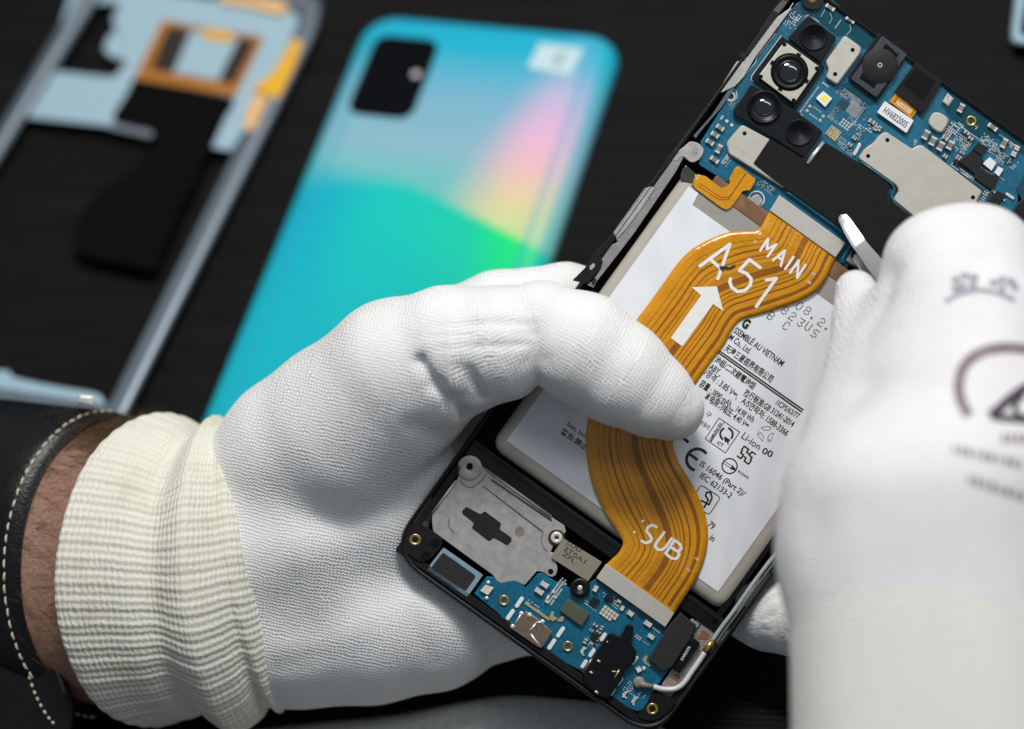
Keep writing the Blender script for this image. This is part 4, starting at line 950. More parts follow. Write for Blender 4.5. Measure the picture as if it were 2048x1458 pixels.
q.lathe(*b1([(1260, 890)])[0], [(10, -.030), (9, -.031)], m_cer, 20)
part(q, 'vent_patch', spo)
q = MB()
zz = -.02
q.tube([P(*p_, -.03) for p_ in b1([(905, 450), (960, 490), (1480, 888)])], .012, mat('groove', (.10, .085, .08), .5), 6)
q.tube([P(*p_, -.03) for p_ in b1([(985, 385), (1100, 460), (1570, 780)])], .022, mat('groove2', (.09, .085, .08), .5), 6)
for pp in ([(1490, 890), (1470, 960), (1490, 1040), (1530, 1082)], [(680, 385), (720, 440), (790, 460), (860, 420), (940, 330)], [(575, 760), (570, 830), (620, 905)]):
    q.tube([P(*p_, -.033) for p_ in smoothline(b1(pp), 4)], .012, mat('groove3', (.16, .15, .14), .5), 6)
q.tube([P(*p_, -.02) for p_ in b1([(640, 400), (410, 710)])], .03, m_magl, 8)
q.tube([P(*p_, -.02) for p_ in b1([(930, 285), (1570, 745)])], .025, m_magl, 8)
part(q, 'ridges', spo)
q = MB(); q.lathe(*b1([(775, 270)])[0], [(25, -.05), (25, -.012), (23, -.0), (7, .0), (5.5, -.01), (4.5, -.08)], m_magl, 32); q.lathe(*b1([(775, 255)])[0], [(6.5, .003), (4, .0025)], m_floor, 16); part(q, 'screw_tab', spo)
q = MB(); q.lathe(*b1([(1562, 1278)])[0], [(5.5, -.028), (4, -.029)], m_floor, 16); part(q, 'screw_hole', spo)
q = MB(); sx_, sy_ = b1([(1620, 950)])[0]; q.lathe(sx_, sy_, [(17, -.03), (17, -.015), (14, -.014), (13, -.02)], mat('screw_recess', (.05, .02, .02), .4), 24)
q.lathe(sx_, sy_, [(12, -.02), (12, .02), (10, .035), (5, .035), (4, .02)], m_tin, 24)
for a in (0, 60, 120): q.prism(box(sx_, sy_, 10, 1.6, a), .02, .0365, m_chip)
part(q, 'screw', spo)
cpl = onepart('paper_label', rnd([(1127, 1077), (1204, 1124), (1176, 1163), (1103, 1116), (1104, 1110)], 2), -.1, .03, m_stkr, .008)
q = MB()
for s_, p0, p1 in (('LUD', (1133, 1088), (1160, 1105)), ('2T0A1', (1126, 1099), (1168, 1128)), ('ZPL', (1124, 1110), (1148, 1128))): text(q, s_, p0, p1, 9, .033, m_ink, .0)
part(q, 'printing', cpl)
fmh = MB(); 
fmh.prism(rnd(b1([(520, 1045), (905, 1312), (750, 1530), (352, 1262)]), 3), -.1, .0, m_mesh, .01); fo = part(fmh, 'speaker_gasket')
onepart('speaker_mesh', rnd(b1([(515, 1092), (838, 1322), (735, 1470), (398, 1240)]), 5), .0, .006, mat('speaker_mesh', (.022, .021, .022), .6, bump=.5, bscale=40), 0, fo)
# sub board
sb = onepart('sub_board', [(973, 1153), (988, 1154), (1002, 1166), (1033, 1160), (1051, 1175), (1075, 1147), (1085, 1146), (1110, 1162), (1150, 1180), (1191, 1158), (1340, 1262), (1415, 1232), (1404, 1246), (1340, 1336), (1307, 1382), (1288, 1417), (1275, 1423), (1216, 1398), (1162, 1341), (1084, 1301), (1016, 1252), (1002, 1241), (1002, 1231), (948, 1187)], -.28, ZB, m_pcb, .006)
def sp_(mb, name): return part(mb, name, sb)
q = MB(); q.prism(rnd([(1039, 1236), (1052, 1222), (1068, 1232), (1092, 1252), (1105, 1264), (1083, 1297), (1074, 1293), (1060, 1283), (1020, 1256)], 3), ZB, .07, m_usb, .015)
for l_ in ([(500, 520), (440, 620)], [(580, 690), (640, 620)], [(640, 610), (710, 600)], [(400, 650), (420, 640)], [(590, 720), (680, 840)]):
    a, b_ = b2(l_); q.tube([P(*a, .07), P(*b_, .07)], .025, m_tin, 6)
for x, y in b2([(500, 520), (580, 535), (415, 645), (705, 600)]): q.lathe(x, y, [(5, .06), (4.5, .085), (2, .095)], m_tin, 10)
sp_(q, 'charging_port')
q = MB(); q.prism(rnd(b3([(345, 622), (430, 660), (470, 600), (480, 560), (510, 548), (548, 570), (545, 625), (512, 690), (575, 790), (560, 870), (470, 960), (440, 1040), (400, 1090), (330, 1200), (230, 1170), (120, 1060), (110, 1000), (135, 940), (215, 820), (240, 770)]), 4), ZB, .14, m_black, .03)
q.lathe(*b3([(515, 600)])[0], [(6, .142), (5, .14), (3.5, .1)], m_floor, 16)
q.prism(b3([(280, 900), (330, 930), (300, 985), (250, 950)]), .13, .143, m_floor)
jk = sp_(q, 'audio_jack')
q = MB()
for l_, r_ in (([(235, 865), (262, 882)], .03), ([(170, 965), (198, 978)], .03), ([(360, 960), (405, 965)], .018), ([(425, 945), (385, 1020)], .018), ([(215, 1130), (245, 1150)], .03), ([(320, 700), (324, 715)], .02)):
    a, b_ = b3(l_); q.tube([P(*a, .148), P(*b_, .148)], r_, m_gold, 6)
q.tube([P(*p_, .12) for p_ in b3([(190, 850), (160, 900), (120, 960)])], .03, m_usb, 6)
part(q, 'contacts', jk)
onepart('foam_pad', rnd(b2([(950, 375), (1165, 520), (1085, 645), (870, 490)]), 3), ZB, .06, m_green, .015, sb)
q = MB(); q.lathe(1160, 1175.6, [(20, ZB), (20, .06), (17, .085), (11, .085), (8, .06), (5, .03)], m_plastic, 32); q.lathe(1160, 1175.6, [(5, .035), (2, .05)], m_tin, 12); sp_(q, 'screw_post')
brass(1008, 1201, 11, sb, -.02); brass(1135.5, 1293, 11, sb, -.02)
for x, y in b2([(480, 412), (392, 532), (880, 702), (795, 820), (1295, 750), (1185, 905), (1110, 1012), (1600, 975), (1455, 1178), (1380, 1282)]):
    q = MB(); k = 9 if x < 1130 else 6; q.prism(capsule((x + k * .55, y - k * .8), (x - k * .55, y + k * .8), 8.5), ZB, .0, m_wht, .015); sp_(q, 'solder_joint')
for x, y, l_, w_, a_, mm in [(725, 240, 17, 10, 33, m_cerl), (672, 305, 18, 10, 33, m_cerl), (808, 308, 6, 6, 0, m_cerl), (760, 360, 9, 6, 118, m_cerl), (750, 405, 9, 6, 33, m_cerl), (830, 360, 7, 5, 33, m_cerl), (1220, 280, 12, 9, 118, m_cerl), (1560, 520, 13, 10, 35, m_cerl), (1730, 620, 16, 10, 35, m_cerl), (1760, 745, 14, 9, 35, m_cerl), (1450, 400, 9, 6, 35, m_cerl), (1480, 470, 10, 7, 118, m_cerl),
                               (1220, 635, 10, 6, 35, m_cer), (1280, 660, 8, 6, 118, m_cer), (1180, 685, 7, 6, 35, m_cer), (1250, 700, 9, 5, 35, m_cer), (1120, 790, 9, 7, 118, m_cer), (1180, 810, 7, 6, 35, m_gold), (1240, 770, 8, 5, 118, m_cer), (1640, 1065, 11, 10, 60, m_wht), (1690, 1050, 7, 7, 30, m_wht), (1500, 1310, 12, 5, 118, m_cerl), (1590, 1360, 14, 5, 118, m_cerl), (165, 275, 0, 0, 0, None)]:
    if mm is None: continue
    (px_, py_), = b2([(x, y)]); smd(px_, py_, l_, w_, a_, sb, mm)
q = MB(); q.prism(b2([(150, 240), (232, 270), (175, 345), (98, 300)]), ZB, .03, m_cerl, .01); q.lathe(*b2([(178, 218)])[0], [(4, .0), (3, .02)], m_tin, 10); q.lathe(*b2([(162, 370)])[0], [(4, .0), (3, .02)], m_tin, 10); sp_(q, 'spring_contact')
for pts in ([(1200, 350), (1262, 390), (1210, 455), (1150, 410)], [(1205, 705), (1260, 735), (1215, 800), (1160, 760)], [(1330, 330), (1400, 380), (1375, 420), (1300, 370)]): onepart('chip', b2(pts), ZB, .03, m_chip, .008, sb)
q = MB()
for i in range(5):
    for j in range(3 if i < 4 else 2):
        px_, py_ = rotm(*b2([(1310, 465)])[0], [(i * 7.2, j * 7.4 - 2)])[0]; q.prism(box(px_, py_, 6, 6.2, 35.6), ZB, .0, m_cerl, .006)
o_ = sp_(q, 'capacitor_bank')
for k, pts in enumerate(([(1675, 965), (1710, 925), (1728, 940), (1712, 985), (1758, 1025), (1745, 1040), (1690, 1000)], [(525, 425), (545, 410), (780, 570), (765, 592)], [(790, 505), (815, 500), (815, 545), (850, 570), (800, 600), (768, 560)], [(1480, 1300), (1540, 1262), (1548, 1275), (1505, 1310), (1530, 1345), (1515, 1352)], [(1570, 1380), (1632, 1322), (1640, 1335), (1600, 1380), (1600, 1415), (1580, 1410)], [(1070, 890), (1100, 840), (1140, 855), (1105, 880), (1100, 915), (1120, 930), (1095, 930)], [(840, 590), (895, 545), (918, 562), (900, 600), (860, 600)])):
    onepart('gold_contact', b2(pts), ZB, -.01, m_gold if k in (0, 1, 2, 6) else m_pad, .003, sb)
q = MB()
for a in [(880, 200, 3, 12, 6, 4.5, 3.6, 35.6, .15), (570, 390, 8, 2, 4, 5, 2.6, 35.6, .2), (1140, 375, 3, 3, 5, 5, 2.6, 35.6, .3), (1120, 420, 6, 1, 5, 5, 2.6, 35.6, 0), (1300, 320, 9, 3, 5, 5, 2.2, 35.6, .5), (1780, 660, 4, 1, 5, 5, 3, 35.6, 0), (1685, 790, 4, 1, 4, 4, 2, 35.6, 0), (1550, 1180, 3, 6, 5, 5, 2.4, 35.6, .4), (1140, 755, 6, 3, 5, 5, 2.4, 35.6, .5), (1620, 730, 3, 2, 5, 4, 3, 35.6, .2), (1400, 360, 4, 4, 5, 5, 3, 35.6, .4), (1580, 1250, 4, 3, 5, 5, 2.6, 35.6, .4), (1660, 1290, 3, 2, 5, 5, 2.6, 35.6, .2), (900, 180, 2, 3, 7, 5, 3, 35.6, 0)]: grid(q, b2, *a[:8], skip=a[8])
o_ = sp_(q, 'solder_pads'); o_['kind'] = 'stuff'
# right bottom: metal pocket, rubber block, coax cable
onepart('antenna_pocket', b3([(1130, 545), (1262, 615), (1225, 700), (1265, 740), (1190, 860), (1080, 1040), (940, 1250), (900, 1238), (860, 1190), (755, 1130), (800, 1060), (870, 950), (1060, 660)]), -.25, -.06, mat('pinkish_metal', (.36, .30, .29), .35, .5, var=.2, vscale=6, bump=.3, bscale=30), .01, hs)
q = MB(); q.prism(rnd(b3([(1145, 600), (1210, 640), (1185, 690), (1100, 680)]), 4), -.06, -.05, m_copper, 0); q.prism(rnd(b3([(870, 985), (950, 990), (935, 1050), (868, 1020)]), 4), -.06, -.05, m_copper, 0); part(q, 'copper_patch', hs)
rb = onepart('rubber_block', rnd(b3([(952, 448), (1085, 560), (1065, 640), (880, 925), (800, 962), (680, 860), (690, 830), (830, 590)]), 3), -.1, .12, mat('rubber_grey', (.018, .018, .017), .5, var=.2), .03)
onepart('rubber_lip', rnd(b3([(1062, 672), (1122, 712), (1110, 745), (945, 980), (880, 945), (900, 900)]), 3), -.1, .06, m_black, .01, rb)
q = MB(); a, b_ = b3([(972, 868), (1042, 752)]); text(q, 'EAR0376', a, b_, 5.5, .064, m_wprint, .01); part(q, 'printing', rb)
q = MB(); q.prism(b3([(1040, 510), (1060, 508), (1110, 548), (1105, 580), (1085, 580), (1085, 555), (1040, 525)]), -.1, -.02, m_gold, .003); part(q, 'gold_contact', sb)
cx = MB(); path = smoothline([(*p_,) for p_ in b3([(720, 1092), (790, 1112), (862, 1116), (915, 1108), (965, 1078), (1005, 1032), (1050, 965), (1110, 880), (1165, 795)])], 5)
cx.tube([P(x, y, .06) for x, y in path], .062, m_wire, 10)
cx2 = smoothline([(*p_,) for p_ in b3([(1225, 700), (1300, 590), (1420, 430), (1560, 230), (1725, 10)])] + [(1562, 1096), (1640, 990), (1800, 770)], 5)
cx.tube([P(x, y, .05) for x, y in cx2], .050, mat('grey_cable', (.36, .40, .40), .35), 10)
cx.tube([P(x + 8, y + 4, .04) for x, y in cx2], .030, mat('dark_cable', (.12, .14, .14), .3), 8)
cxo = part(cx, 'antenna_cable')
q = MB(); q.tube([P(*p_, .06) for p_ in b3([(1165, 795), (1228, 700)])], .075, m_brass, 10); part(q, 'ferrule', cxo)
q = MB(); q.lathe(*b3([(595, 1055)])[0], [(12, ZB), (12, .05), (9, .08), (3, .085)], m_stkr, 20); q.tube([P(*p_, .06) for p_ in b3([(600, 1060), (650, 1080), (725, 1093)])], [.09, .065, .05], m_stkr, 8); part(q, 'plug', cxo)
# right side rim strips
q = MB(); q.prism(b3([(1725, 180), (1720, 60), (1590, 240), (1480, 400), (1360, 560), (1255, 700), (1270, 740), (1400, 600), (1530, 400)]), -.2, .0, m_magl, .006); part(q, 'side_rail', hs)
q = MB(); q.prism(b3([(1490, 400), (1540, 400), (1420, 590), (1360, 600)]), -.1, .03, m_plastic, .006); q.prism([(1588, 1030), (1430, 1252), (1420, 1244), (1580, 1016)], -.3, -.02, m_plastic, .004); part(q, 'side_key_mount', hs)

# ================================================================== SIGNED-DISTANCE HANDS
import openvdb
def chain_sdf(X, chains, k=.45):
    """chains: list of dict(pts=[(x,y,z,r)...]); smooth union of round cones"""
    acc = None; per = []
    for ch in chains:
        p = np.array(ch['pts'], float); best = None
        for i in range(len(p) - 1):
            a, b_ = p[i, :3], p[i + 1, :3]; ab = b_ - a; t = np.clip(((X - a) @ ab) / (ab @ ab), 0, 1)
            d = np.linalg.norm(X - a - t[..., None] * ab, axis=-1) - (p[i, 3] * (1 - t) + p[i + 1, 3] * t)
            best = d if best is None else smin(best, d, .12)
        per.append(best); acc = best if acc is None else smin(acc, best, ch.get('k', k))
    return acc, per
def smin(a, b_, k):
    h = np.maximum(k - np.abs(a - b_), 0) / k; return np.minimum(a, b_) - h * h * k * .25
def glove_mesh(chains, creases, lo, hi, vox, k=.45, bumps=()):
    nx, ny, nz = [int((h - l) / vox) for l, h in zip(lo, hi)]
    gx, gy, gz = [np.linspace(l, l + (n_ - 1) * vox, n_) for l, n_ in zip(lo, (nx, ny, nz))]
    D = np.empty((nx, ny, nz), np.float32)
    for i0 in range(0, nx, 16):
        X = np.stack(np.meshgrid(gx[i0:i0 + 16], gy, gz, indexing='ij'), -1)
        d, _ = chain_sdf(X, chains, k)
        for (pts, r, dep) in creases:
            dd, _ = chain_sdf(X, [dict(pts=[(*q_, 0) for q_ in pts])])
            d = d + dep * np.exp(-(dd / r) ** 2)
        D[i0:i0 + 16] = d
    g = openvdb.FloatGrid(); g.copyFromArray(D); pts, quads = g.convertToQuads(0.0)
    V = np.array(pts) * vox + np.array(lo); return V, np.array(quads)
def q3(x, y, z, r): p = P(x, y, z); return (p.x, p.y, p.z, r)
def qr(x, y, z, r): z2 = z * 1.55 + .1; return q3(x, y, z2, r * (D0 - z2) / (D0 - z))
def qrc(x, y, z): p = P(x, y, z * 1.55 + .1); return (p.x, p.y, p.z)
def qc(x, y, z): p = P(x, y, z); return (p.x, p.y, p.z)
def mesh_np(name, V, Fq, knit, mt, parent, flip=True):
    me = bpy.data.meshes.new(name)
    if flip: Fq = Fq[:, ::-1]
    me.from_pydata(V.tolist(), [], Fq.tolist())
    a_ = me.attributes.new('knit', 'FLOAT_VECTOR', 'POINT'); a_.data.foreach_set('vector', knit.astype('f').ravel())
    me.polygons.foreach_set('use_smooth', [True] * len(me.polygons)); me.materials.append(mt); me.update()
    return link(name, me, parent)
def arc_uv(V, pts):
    """arc length and girth around a chain"""
    p = np.array(pts, float)[:, :3]; best = np.full(len(V), 1e9); u = np.zeros(len(V)); v = np.zeros(len(V)); acc = 0
    for i in range(len(p) - 1):
        a, b_ = p[i], p[i + 1]; ab = b_ - a; L = np.linalg.norm(ab); t = np.clip(((V - a) @ ab) / (L * L), 0, 1); q_ = V - a - t[:, None] * ab
        d = np.linalg.norm(q_, axis=1); m_ = d < best; dr = ab / L; s_ = np.cross(dr, [0, 0, 1]); s_ /= np.linalg.norm(s_)
        up = np.cross(s_, dr); ang = np.arctan2(q_ @ s_, q_ @ up)
        u[m_] = (acc + t * L)[m_]; v[m_] = (ang * 1.1)[m_]; best[m_] = d[m_]; acc += L
    return u, v

# ---- left hand
pl_ = thing('person', 'gloved hand with bare hairy wrist gripping the opened phone, thumb resting on its battery', 'gloved hand', M_PHONE)
TH_ = [q3(690, 872, -.6, 1.75), q3(800, 750, .1, 1.72), q3(900, 705, .55, 1.48), q3(1000, 686, .95, 1.27), q3(1082, 652, 1.10, .98), q3(1160, 694, 1.15, 1.22), q3(1240, 748, 1.10, 1.14), q3(1305, 792, 1.02, .92), q3(1345, 818, .96, .70)]
palm = [
    dict(pts=[q3(500, 1000, -2.0, 1.66), q3(600, 916, -1.55, 1.95), q3(690, 850, -1.1, 1.95), q3(800, 765, -.6, 1.75)]),
    dict(pts=[q3(480, 1110, -2.2, 2.15), q3(620, 1075, -2.0, 2.25), q3(760, 1030, -2.0, 2.0), q3(900, 960, -2.2, 1.6)]),
    dict(pts=[q3(480, 1235, -2.6, 2.10), q3(600, 1232, -2.5, 2.15), q3(740, 1228, -2.4, 2.1), q3(860, 1215, -2.3, 1.95), q3(940, 1190, -2.3, 1.70)]),
    dict(pts=TH_),
    dict(pts=[q3(860, 720, -1.9, 1.45), q3(1000, 640, -1.75, 1.15), q3(1130, 608, -1.65, .95), q3(1290, 640, -1.6, .85)], k=.3),          # index
    dict(pts=[q3(900, 900, -2.4, 1.3), q3(1100, 850, -2.1, .95), q3(1400, 900, -2.0, .90), q3(1500, 930, -1.8, .85)], k=.3),             # middle
    dict(pts=[q3(900, 1080, -2.6, 1.3), q3(1150, 1060, -2.1, .95), q3(1400, 1150, -1.8, .92), q3(1540, 1215, -1.05, .98), q3(1600, 1232, -.65, .95)], k=.3),  # ring, its tip round the far edge
    dict(pts=[q3(900, 1200, -2.5, 1.45), q3(1010, 1232, -2.2, .95), q3(1110, 1240, -2.0, .80), q3(1250, 1240, -1.9, .72)], k=.3),          # little finger
]
creases = [
    ([qc(845, 722, 1.75), qc(872, 765, 1.7), qc(905, 800, 1.45), qc(935, 825, .9)], .19, .20),
    ([qc(920, 735, 1.9), qc(935, 765, 1.75), qc(930, 790, 1.6)], .20, .07),
    ([qc(1104, 712, 1.85), qc(1097, 736, 1.35), qc(1090, 765, .9), qc(1086, 790, .5)], .19, .20),
    ([qc(1000, 715, 2.0), qc(1010, 760, 1.5)], .16, .05),
    ([qc(860, 650, 2.0), qc(1000, 648, 2.1), qc(1060, 650, 2.1)], .10, .05), ([qc(880, 694, 2.1), qc(1000, 692, 2.2), qc(1050, 688, 2.1)], .08, .05), ([qc(940, 745, 2.0), qc(965, 790, 1.5)], .14, .10), ([qc(1045, 720, 1.9), qc(1050, 765, 1.3)], .12, .07),
    ([qc(855, 672, 2.0), qc(1000, 670, 2.1), qc(1070, 668, 2.1)], .07, .035),
    ([qc(830, 840, 1.2), qc(900, 900, .6), qc(940, 905, 0)], .3, .10),
    ([qc(740, 1290, .2), qc(700, 1380, -.4)], .45, .07), ([qc(820, 1230, 0), qc(870, 1330, -.5)], .3, .06),
    ([qc(600, 1180, .3), qc(800, 1120, .1), qc(960, 1060, -.2)], .5, .10),
    ([qc(560, 1340, -.4), qc(760, 1300, .0)], .25, .05),
]
V, F = glove_mesh(palm, creases, (-7.6, -8.6, -5.2), (7.6, 3.2, 2.6), .065)
u = V[:, 0] * cos(R(-12)) + V[:, 1] * sin(R(-12)); v = -V[:, 0] * sin(R(-12)) + V[:, 1] * cos(R(-12))
tu, tv = arc_uv(V, TH_[2:])
px_ = 1024 + V[:, 0] * FPX / (D0 - V[:, 2]); py_ = 729 - V[:, 1] * FPX / (D0 - V[:, 2])
isth = (px_ > 900) & (V[:, 2] > -.4)
kn = np.stack([np.where(isth, tu, u), np.where(isth, tv, v), V[:, 2]], 1)
V0 = V.copy()
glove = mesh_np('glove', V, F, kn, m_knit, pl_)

# ---- cuff: lofted ribbed tube with two rolls
def loft(rings, n=160):
    out = []
    for (cx_, cy_, z, a, b_, tau, psi) in rings:
        c_ = np.array(P(cx_, cy_, z)); A = np.array([cos(R(psi)), sin(R(psi)), 0]); Vv = np.array([-sin(R(psi)), cos(R(psi)), 0])
        Nn = cos(R(tau)) * np.array([0, 0, 1]) - sin(R(tau)) * A
        out.append((c_, Vv * a, Nn * b_))
    return out
def loft_mesh(name, keys, m, n, mt, parent, mod=None, closed_in=None):
    ks = np.array(keys, float); s_in = np.linspace(0, 1, len(ks)); sm = smoothline(list(ks), 24); idx = np.linspace(0, len(sm) - 1, m).astype(int)
    K_ = [sm[i] for i in idx]; L_ = loft(K_); V = np.zeros((m, n, 3)); kn = np.zeros((m, n, 3)); al = 0
    for i, (c_, a, b_) in enumerate(L_):
        if i: al += np.linalg.norm(L_[i][0] - L_[i - 1][0]) * 1.15
        for j in range(n):
            t = 2 * pi * j / n; f = 1 + (mod(i / (m - 1), t) if mod else 0)
            V[i, j] = c_ + (a * cos(t) + b_ * sin(t)) * f; kn[i, j] = (al, t * 3.2, i / (m - 1))
    F = [(i * n + j, (i + 1) * n + j, (i + 1) * n + (j + 1) % n, i * n + (j + 1) % n) for i in range(m - 1) for j in range(n)]
    return mesh_np(name, V.reshape(-1, 3), np.array(F), kn.reshape(-1, 3), mt, parent, flip=True), V
def gs(x, c_, w_): return math.exp(-((x - c_) / w_) ** 2)
def cuffmod(s_, t):
    low = .5 - .5 * cos(t - 0.0)                # 0 at the upper side, 1 at the lower
    f = .040 * gs(s_, .26, .13) - .060 * gs(s_, .47 + .03 * low, .045) + .050 * gs(s_, .57 + .06 * low, .05) - (.03 + .07 * low ** 2) * gs(s_, .70 + .08 * low, .05)
    f += .006 * sin(3 * t + 5 * s_) + .003 * sin(90 * t / 2) + .004 * sin(7 * t + 12 * s_)
    return f
DX = 26
keys = [  # (px, py, z, half width, half depth, tilt, turn)
    (350, 1141, -2.75, 3.20, 2.35, 40, 0), (328, 1141, -2.62, 3.44, 2.70, 40, 0), (312, 1141, -2.55, 3.50, 2.88, 40, 0), (322, 1141, -2.55, 3.56, 2.92, 36, 0),
    (360, 1142, -2.48, 3.46, 2.86, 27, 0), (395, 1145, -2.38, 3.42, 2.86, 19, 1), (432, 1148, -2.30, 3.50, 2.90, 12, 2), (462, 1144, -2.28, 3.60, 2.82, 8, 4), (490, 1136, -2.30, 3.62, 2.72, 5, 7), (512, 1132, -2.35, 3.55, 2.60, 3, 8), (530, 1130, -2.45, 3.38, 2.40, 2, 8), (545, 1128, -2.5, 3.1, 2.1, 2, 8)]
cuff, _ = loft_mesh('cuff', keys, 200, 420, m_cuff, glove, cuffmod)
# ---- forearm
akeys = [(560, 1140, -2.6, 2.4, 1.9, 5, 0), (420, 1140, -2.8, 2.8, 2.2, 25, 0), (330, 1140, -2.9, 3.15, 2.35, 40, 0), (270, 1135, -3.1, 3.25, 2.45, 42, 0), (200, 1130, -3.4, 3.35, 2.55, 42, 0), (100, 1122, -3.9, 3.5, 2.6, 42, 0), (-80, 1110, -4.7, 3.6, 2.6, 42, 0), (-400, 1090, -6.0, 3.7, 2.6, 42, 0)]
arm, AV = loft_mesh('forearm', akeys, 90, 140, m_skin, pl_, lambda s_, t: .012 * sin(2 * t + 9 * s_) + .006 * sin(5 * t + 20 * s_))
arm.data.flip_normals()
# hairs on the upper side of the wrist
hb = MB(); mA, nA = AV.shape[:2]
for k in range(2600):
    i = int(random.uniform(.38, .70) * mA); t = random.gauss(.10, .30) if k < 2100 else random.uniform(.2, 2.2); j = int((t / (2 * pi)) * nA) % nA
    p = Vector(AV[i, j]); q_ = Vector(AV[i, (j + 1) % nA]); e1 = (q_ - p).normalized(); e2 = (Vector(AV[i - 1, j]) - p).normalized(); nn = e1.cross(e2).normalized()
    cc = Vector(AV[i].mean(0))
    if nn.dot(p - cc) < 0: nn = -nn
    L = random.uniform(.35, 1.0); d = (nn * random.uniform(.08, .55) - e1 * random.uniform(-.2, .5) + e2 * random.uniform(.3, 1.0)).normalized(); sd = (e1 * random.uniform(-.6, .6) - nn * random.uniform(.0, .5)) * .4
    pts = [p + d * L * s_ + sd * L * s_ * s_ for s_ in (0, .33, .66, 1)]
    hb.tube(pts, [.0055, .005, .004, .002] if k < 2100 else [.004, .004, .003, .001], m_hair, 3, False)
hair = hb.build('arm_hair', arm); hair['kind'] = 'stuff'

# ---- wristband
wb = thing('wristband', 'black leather wristband with cream stitching round the bare wrist', 'wristband', M_PHONE)
wk = [(232, 1128, -3.42, 3.50, 2.72, 42, 0), (218, 1128, -3.42, 3.62, 2.84, 42, 0), (190, 1126, -3.5, 3.68, 2.90, 42, 0), (100, 1122, -3.9, 3.78, 2.92, 42, 0), (-20, 1112, -4.4, 3.86, 2.94, 42, 0), (-160, 1104, -5.0, 3.9, 2.92, 42, 0)]
wo, WV = loft_mesh('strap', wk, 60, 160, m_leather, wb); 
st_ = MB(); mW, nW = WV.shape[:2]
for j in range(-2, 78, 1):
    if j % 2: continue
    i = 17; a = Vector(WV[i, j % nW]); b_ = Vector(WV[i, (j + 1) % nW]); cc = Vector(WV[i].mean(0)); o1 = (a - cc).normalized() * .02
    e = (b_ - a); jt = Vector((random.uniform(-.012, .012), random.uniform(-.012, .012), 0)); st_.tube([a + jt, a + e * .3 + o1 * .9 + jt, a + e * 1.05 + o1 * .9, a + e * random.uniform(1.25, 1.5)], [.014, .024, .024, .014], m_thread, 6)
st_.build('stitching', wo)
# keeper loop at the lower side
kp = MB(); kp.prism(smoothline([(-90, 1272), (0, 1254), (45, 1250), (74, 1264), (100, 1296), (122, 1336), (141, 1384), (150, 1425), (142, 1470), (120, 1520), (-90, 1520)], 4), -4.2, -1.9, m_leather, .16); ko = kp.build('keeper', wb)
kt = MB(); kt.tube([P(x, y, -1.92) for x, y in smoothline([(-80, 1280), (0, 1262), (42, 1258), (66, 1270), (90, 1300), (112, 1340), (131, 1388)], 5)], .035, mat('leather_edge_highlight', (.05, .05, .05), .25, coat=.5), 6); kt.build('edge', ko)  # highlight along the keeper's edge, put in as a lighter grey tube
st_ = MB(); sp__ = smoothline([(46, 1298), (50, 1322), (58, 1352), (68, 1382), (80, 1408), (96, 1434), (112, 1452)], 4)
for k in range(0, len(sp__) - 1, 2):
    a, b_ = sp__[k], sp__[k + 1]; st_.tube([P(a[0], a[1], -1.885), P((a[0] + b_[0]) / 2, (a[1] + b_[1]) / 2, -1.87), P(b_[0], b_[1], -1.885)], [.02, .032, .02], m_thread, 6)
st_.build('stitching', ko)
bkl = MB(); bkl.prism(rnd([(158, 790), (188, 792), (186, 812), (156, 806)], 3), -3.3, -2.8, m_tin, .05); bkl.build('buckle', wb)

# ---- right hand
pr_ = thing('person', 'large blurred gloved hand with dark printed logo pinching steel tweezers over the phone', 'gloved hand', M_PHONE)
RTH = [qr(1712, 582, 1.35, .46), qr(1722, 640, 1.6, .62), qr(1728, 740, 2.1, .80), qr(1720, 860, 2.8, 1.05), qr(1705, 980, 3.4, 1.32), qr(1715, 1100, 4.0, 1.55)]
rh = [dict(pts=RTH),
      dict(pts=[qr(1868, 530, 2.3, 1.10), qr(1895, 640, 2.7, 1.35), qr(1880, 800, 3.2, 1.6)], k=.6),
      dict(pts=[qr(1800, 650, 2.2, .75), qr(1790, 740, 2.6, 1.0), qr(1770, 860, 3.1, 1.25)], k=.8),
      dict(pts=[qr(1955, 528, 2.2, 1.30), qr(1960, 660, 2.8, 1.6), qr(1930, 840, 3.4, 2.0), qr(1880, 1000, 3.8, 2.0)], k=.7),
      dict(pts=[qr(2080, 600, 1.8, 1.2), qr(2080, 760, 2.6, 1.7), qr(2040, 960, 3.4, 2.0)], k=.7),
      dict(pts=[qr(1752, 1010, 4.2, 1.80), qr(1764, 1620, 4.85, 1.80)], k=.9),
      dict(pts=[qr(1900, 1000, 4.2, 2.15), qr(1950, 1620, 4.85, 2.2)], k=.9),
      dict(pts=[qr(2060, 950, 3.6, 1.9), qr(2090, 1620, 4.6, 2.0)], k=.9)]
rcre = [([qrc(1792, 560, 2.7), qrc(1775, 680, 2.9), qrc(1760, 780, 3.4), qrc(1735, 860, 3.8)],   .34, .12), ([qrc(1760, 800, 3.8), qrc(1660, 1000, 4.6), qrc(1610, 1100, 5.2)],   .5, .08),
        ([qrc(1960, 520, 3.4), qrc(1960, 640, 4.2)], .3, .10)]
V, F = glove_mesh(rh, rcre, (4.8, -9.6, -.6), (14.2, 4.2, 10.6), .09, .8)
RV, RF = V, F
px_ = 1024 + V[:, 0] * FPX / (D0 - V[:, 2]); py_ = 729 - V[:, 1] * FPX / (D0 - V[:, 2])
xb = [1500, 1562, 1640, 1700, 1800, 1900, 2048, 2200]; yb = [1330, 1262, 1196, 1172, 1168, 1176, 1216, 1270]
cream = (py_[F].mean(1) > np.interp(px_[F].mean(1), xb, yb))
kn = np.stack([V[:, 0], V[:, 1], V[:, 2]], 1)
